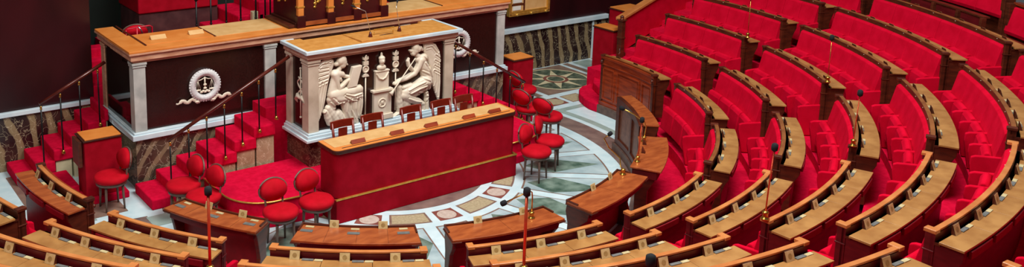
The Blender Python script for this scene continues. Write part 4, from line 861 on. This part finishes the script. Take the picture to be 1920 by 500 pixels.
# top row fragments at the upper right
def back_row(a1, a0, R, z, lab, n):
    t = thing('bench_with_desk', lab, 'bench', pol(R, (a0 + a1) / 2, z - 1.1), 'curved benches of the hemicycle'); dg = 180 / math.pi / R
    pitch = (a1 - a0) / n
    for i in range(n): obj('backrest', MB().arc([(R, z - 0.5), (R - 0.12, z - 0.48), (R - 0.14, z - 0.42), (R - 0.04, z - 0.04), (R, z - 0.03)], a0 + pitch * i + 0.02, a0 + pitch * (i + 1) - 0.02, 2), 'red_velvet', t, 0.01)
    obj('back_panel', MB().rz(R, R + 0.05, z - 1.2, z, a0, a1), 'walnut', t)
    obj('rail', MB().rz(R - 0.03, R + 0.09, z, z + 0.04, a0, a1), 'panel_wood', t, 0.006)
    for ae in (a0, a1): obj('end_post', MB().rz(R - 0.12, R + 0.06, z - 1.2, z + 0.02, ae - 0.05 * dg, ae + 0.05 * dg), 'walnut', t, 0.006)
    # low dark barrier in front
    obj('front_barrier', MB().rz(R - 0.40, R - 0.36, z - 1.0, z - 0.48, a0, a1), 'mahogany', t)
    obj('barrier_rail', MB().rz(R - 0.42, R - 0.30, z - 0.48, z - 0.45, a0, a1).rz(R - 0.41, R - 0.36, z - 0.70, z - 0.67, a0, a1), 'walnut', t, 0.004)
    for i in range(n + 1): obj('barrier_bracket', MB().radial([(R - 0.48, z - 0.9), (R - 0.38, z - 0.9), (R - 0.38, z - 0.47), (R - 0.46, z - 0.47), (R - 0.47, z - 0.6)], a0 + pitch * i, 0.06), 'walnut', t, 0.004)
    return t
back_row(-10.0, -31.5, 10.25, 2.93, 'long red backed bench in the top right corner, behind all other rows', 6)
back_row(-32.2, -52.0, 10.25, 2.72, 'red backed bench cut by the right photo edge, behind the top row', 6)

# ================================================================ FRONT ROW TABLES
def table(key, r0, r1, a1, a0, z, lab, n, red=True):
    t = thing('curved_table', lab, 'table', pol((r0 + r1) / 2, (a0 + a1) / 2, 0), 'curved tables of the innermost row'); dg = 180 / math.pi / r0
    obj('table_top', MB().rz(r0, r1, z - 0.03, z, a0, a1), 'cherry_top', t, 0.006)
    obj('raised_edge', MB().rz(r0 - 0.02, r0 + 0.004, z - 0.05, z + 0.022, a0, a1), 'walnut', t, 0.004)
    obj('apron', MB().rz(r0 + 0.03, r1 - 0.05, z - 0.13, z - 0.03, a0 + 0.05 * dg, a1 - 0.05 * dg), 'mahogany', t)
    obj('front_panel', MB().rz(r0 + 0.02, r0 + 0.05, 0.02, z - 0.03, a0 + 0.03 * dg, a1 - 0.03 * dg), 'panel_wood', t)
    obj('cloth_lining', MB().rz(r0 + 0.05, r0 + 0.06, 0.04, z - 0.13, a0 + 0.06 * dg, a1 - 0.06 * dg), 'red_leather', t)
    for ae, s_ in ((a0, 1), (a1, -1)):
        P_ = [(r0 - 0.01, 0), (r0 + 0.2, 0), (r0 + 0.21, 0.2), (r0 + 0.17, 0.34), (r0 + 0.20, 0.48), (r1 - 0.09, z - 0.16), (r1 - 0.05, z - 0.03), (r0 - 0.01, z - 0.03), (r0 - 0.03, z - 0.14), (r0 + 0.01, z - 0.3)]
        obj('scrolled_side', MB().radial(P_, ae + s_ * 0.04 * dg, 0.05), 'walnut', t, 0.008)
        obj('end_lip', MB().rz(r0, r0 + 0.18, z, z + 0.02, *sorted((ae, ae + s_ * 0.02 * dg))), 'walnut', t, 0.004)
        obj('end_moulding', MB().rz(r0 - 0.015, r1 + 0.008, z - 0.045, z - 0.028, *sorted((ae - s_ * 0.012 * dg, ae + s_ * 0.1 * dg))), 'walnut', t, 0.004)
    m = (n + n - 1)
    W = a1 - a0
    seam = MB()
    for i in range(1, n): seam.rz(r0 + 0.02, r1 - 0.01, z - 0.002, z + 0.0008, a0 + W * i / n - 0.0015 * dg, a0 + W * i / n + 0.0015 * dg)
    obj('joint_line', seam, 'walnut', t)
    return t
def plate(t, r, a, z):
    dg = 180 / math.pi / r; P_ = [(r + 0.03, z), (r + 0.036, z), (r + 0.008, z + 0.085), (r + 0.002, z + 0.085)]
    pl = obj('name_plate', MB().arc(P_, a - 0.055 * dg, a + 0.055 * dg, 2), 'plate_brass', t, 0.002)
    vv = [pol(r + 0.0375 - 0.028 * (0.5 + 0.27 * math.sin(q)), a + 0.026 * math.cos(q) * dg, z + 0.085 * (0.5 + 0.27 * math.sin(q))) for q in [2 * math.pi * i / 16 for i in range(16)]]
    obj('plate_emblem', MB().add(vv, [tuple(range(16))]), 'plate_emblem', pl, fix=False)
def pads(t, r, a, z):
    dg = 180 / math.pi / r
    obj('voting_panel', MB().rz(r + 0.13, r + 0.19, z - 0.001, z + 0.006, a - 0.09 * dg, a + 0.05 * dg), 'grey_panel', t)
    obj('pale_pad', MB().rz(r + 0.03, r + 0.07, z - 0.001, z + 0.006, a - 0.06 * dg, a + 0.04 * dg), 'pale_pad', t)
T = table('D1', 3.95, 4.37, -64.2, -84.4, 0.76, 'curved wooden table right of the counter, beside the tall panelled bench', 2)
for a in (-69.5, -76.5): plate(T, 3.95, a, 0.76)
T = table('E1', 3.91, 4.29, -89.8, -110.5, 0.76, 'curved wooden table below the right part of the red counter', 2)
plate(T, 3.91, -104.3, 0.76); plate(T, 3.91, -95.0, 0.76)
T = table('F1', 3.85, 4.27, -115.5, -135.8, 0.76, 'curved wooden table in front of the left end of the red counter', 4)
for a in (-129.9, -121.3): plate(T, 3.85, a, 0.76)
for a in (-134.0, -126.0, -117.6): pads(T, 3.85, a, 0.76)
T = table('G1', 3.88, 4.20, -142.2, -161.2, 0.76, 'curved wooden table in front of the left steps and dais', 4)
for a in (-154.5, -147.0): plate(T, 3.88, a, 0.76)
for a in (-159.2, -151.5, -144.2): pads(T, 3.88, a, 0.76)

# ministers' bench: tall panelled front with two desks behind it
t = thing('ministers_bench', 'wooden bench with tall curved panelled front and two desks, below the red block', 'desk', pol(4.2, -40, 0), None)
R, z = 4.10, 0.93; dg = 180 / math.pi / R; a0, a1 = -43.5, -23.0
obj('front_board', MB().rz(R, R + 0.03, 0.14, z, a0, a1), 'burr_panel', t)
obj('stone_plinth', MB().rz(R - 0.06, R + 0.04, 0, 0.14, a0 - 0.5, a1 + 0.5), 'stone_plinth', t, 0.006)
fr = MB().rz(R - 0.03, R, 0.14, 0.24, a0, a1).rz(R - 0.03, R, z - 0.10, z, a0, a1).rz(R - 0.03, R, 0.14, z, a0, a0 + 0.09 * dg).rz(R - 0.03, R, 0.14, z, a1 - 0.12 * dg, a1).rz(R - 0.03, R, 0.14, z, (a0 + a1) / 2 - 0.04 * dg, (a0 + a1) / 2 + 0.04 * dg)
obj('panel_frame', fr, 'walnut', t, 0.006)
obj('top_rail', MB().rz(R - 0.035, R + 0.035, z, z + 0.025, a0, a1), 'walnut', t, 0.008)
obj('desk_top', MB().rz(R + 0.05, R + 0.30, z - 0.05, z - 0.02, a0 + 2.5, a1 + 2.0), 'cherry_top', t, 0.006)
obj('desk_fascia', MB().rz(R + 0.25, R + 0.28, z - 0.25, z - 0.05, a0 + 3, a1 + 1.5), 'mahogany', t)
obj('desk_end', MB().radial([(R + 0.03, 0), (R + 0.2, 0), (R + 0.22, z - 0.3), (R + 0.29, z - 0.1), (R + 0.29, z - 0.05), (R + 0.03, z - 0.05)], a0 + 3, 0.05), 'walnut', t, 0.006)
obj('desk_top', MB().rz(4.06, 4.5, 0.75, 0.78, -61.5, -43.0), 'cherry_top', t, 0.008)
obj('desk_fascia', MB().rz(4.08, 4.44, 0.62, 0.75, -61.0, -43.5), 'mahogany', t, 0.01)
obj('desk_body', MB().rz(4.14, 4.2, 0.0, 0.66, -59.5, -44.0), 'mahogany', t)
obj('desk_end', MB().radial([(4.12, 0), (4.3, 0), (4.3, 0.4), (4.42, 0.62), (4.12, 0.62)], -59.5, 0.05), 'walnut', t, 0.006)
for a in (-48.0, -53.0):
    obj('name_plate', MB().arc([(4.12, 0.78), (4.18, 0.78), (4.135, 0.86), (4.125, 0.86)], a - 0.5, a + 0.5, 1), 'walnut', t, 0.002)

# carpet between the innermost tables and the first tier
rug = MB().rz(4.2, 4.86, 0.0, 0.03, -68, -21)
for b in 'DEFG':
    a1, a0 = ENDS[b + '2']; rug.rz(4.33, 4.86, 0.0, 0.03, a0 - 0.5, a1 + 0.5)
struct('trim_8', rug, 'red_carpet')['label'] = 'red carpet strips behind the innermost tables'

# ================================================================ MICROPHONES
def pole_mic(a, R, z, h, lean, lab, r=0.006, mat='copper'):
    x, y, _ = pol(R, a); dg = 180 / math.pi / R
    gooseneck(lab, pol(R, a, z), [(lean[0] * 0.3, lean[1] * 0.3, h * 0.5), (lean[0], lean[1], h)], mat, head_r=0.034, base_mat='brass', kind='pole', rr=r, head_l=1.25, group='tall stem microphones on the bench posts')
pole_mic(-17.1, 6.87, 1.69, 0.70, (0.0, 0.0), 'tall thin microphone on the third row post of the block nearest the right wall', 0.006, 'brass')
pole_mic(-39.9, 6.87, 1.69, 0.66, (0.0, 0.0), 'tall thin microphone on the third row post of the second block from the right', 0.006, 'brass')
pole_mic(-63.9, 6.87, 1.69, 0.64, (0.03, 0.0), 'tall thin microphone on the third row post of the third block from the right', 0.007, 'copper')
pole_mic(-87.7, 6.87, 1.69, 0.72, (0.05, 0.0), 'tall copper microphone on the third row post right of the centre aisle', 0.008)
pole_mic(-111.6, 6.87, 1.69, 0.74, (0.0, 0.0), 'tall red stemmed microphone rising from the bottom edge left of the centre aisle', 0.014, 'copper')
pole_mic(-134.6, 6.87, 1.69, 0.74, (0.0, 0.0), 'tall red stemmed microphone rising from the bottom edge facing the left steps', 0.014, 'copper')
pole_mic(-111.9, 9.22, 2.45, 0.53, (0.0, 0.0), 'microphone whose black head just shows at the bottom edge', 0.01, 'copper')
Bz = 0.76
gooseneck('brass gooseneck microphone on the table right of the counter, curving left', (1.66, -3.70, Bz), [(0.0, 0.05, 0.10), (0.03, 0.1, 0.20), (-0.12, 0.18, 0.36), (-0.2, 0.2, 0.5), (-0.17, 0.15, 0.56)], 'brass', head_r=0.03, base_mat='brass', kind='pole', rr=0.010, head_l=1.2)
gooseneck('bent brass microphone on the table below the counter, reaching left', (-0.33, -4.06, Bz), [(0.0, 0.0, 0.28), (-0.01, 0, 0.34), (-0.03, 0.01, 0.36), (-0.28, 0.16, 0.22)], 'brass', head_r=0.035, base_mat='brass', kind='pole', rr=0.009, head_l=1.2)
gooseneck('brass stemmed microphone on the near desk of the tall panelled bench', pol(4.12, -58.5, 0.78), [(0.02, 0.0, 0.3), (0.04, 0.0, 0.58)], 'copper', head_r=0.034, base_mat='brass', kind='pole', rr=0.010, head_l=1.25)
gooseneck('brass microphone bent over the tall panelled bench, behind the near one', pol(4.14, -46.5, 0.78), [(0.03, 0.0, 0.22), (0.02, 0.03, 0.30), (-0.12, 0.12, 0.42), (-0.26, 0.2, 0.50)], 'brass', head_r=0.034, base_mat='brass', kind='pole', rr=0.010, head_l=1.25)
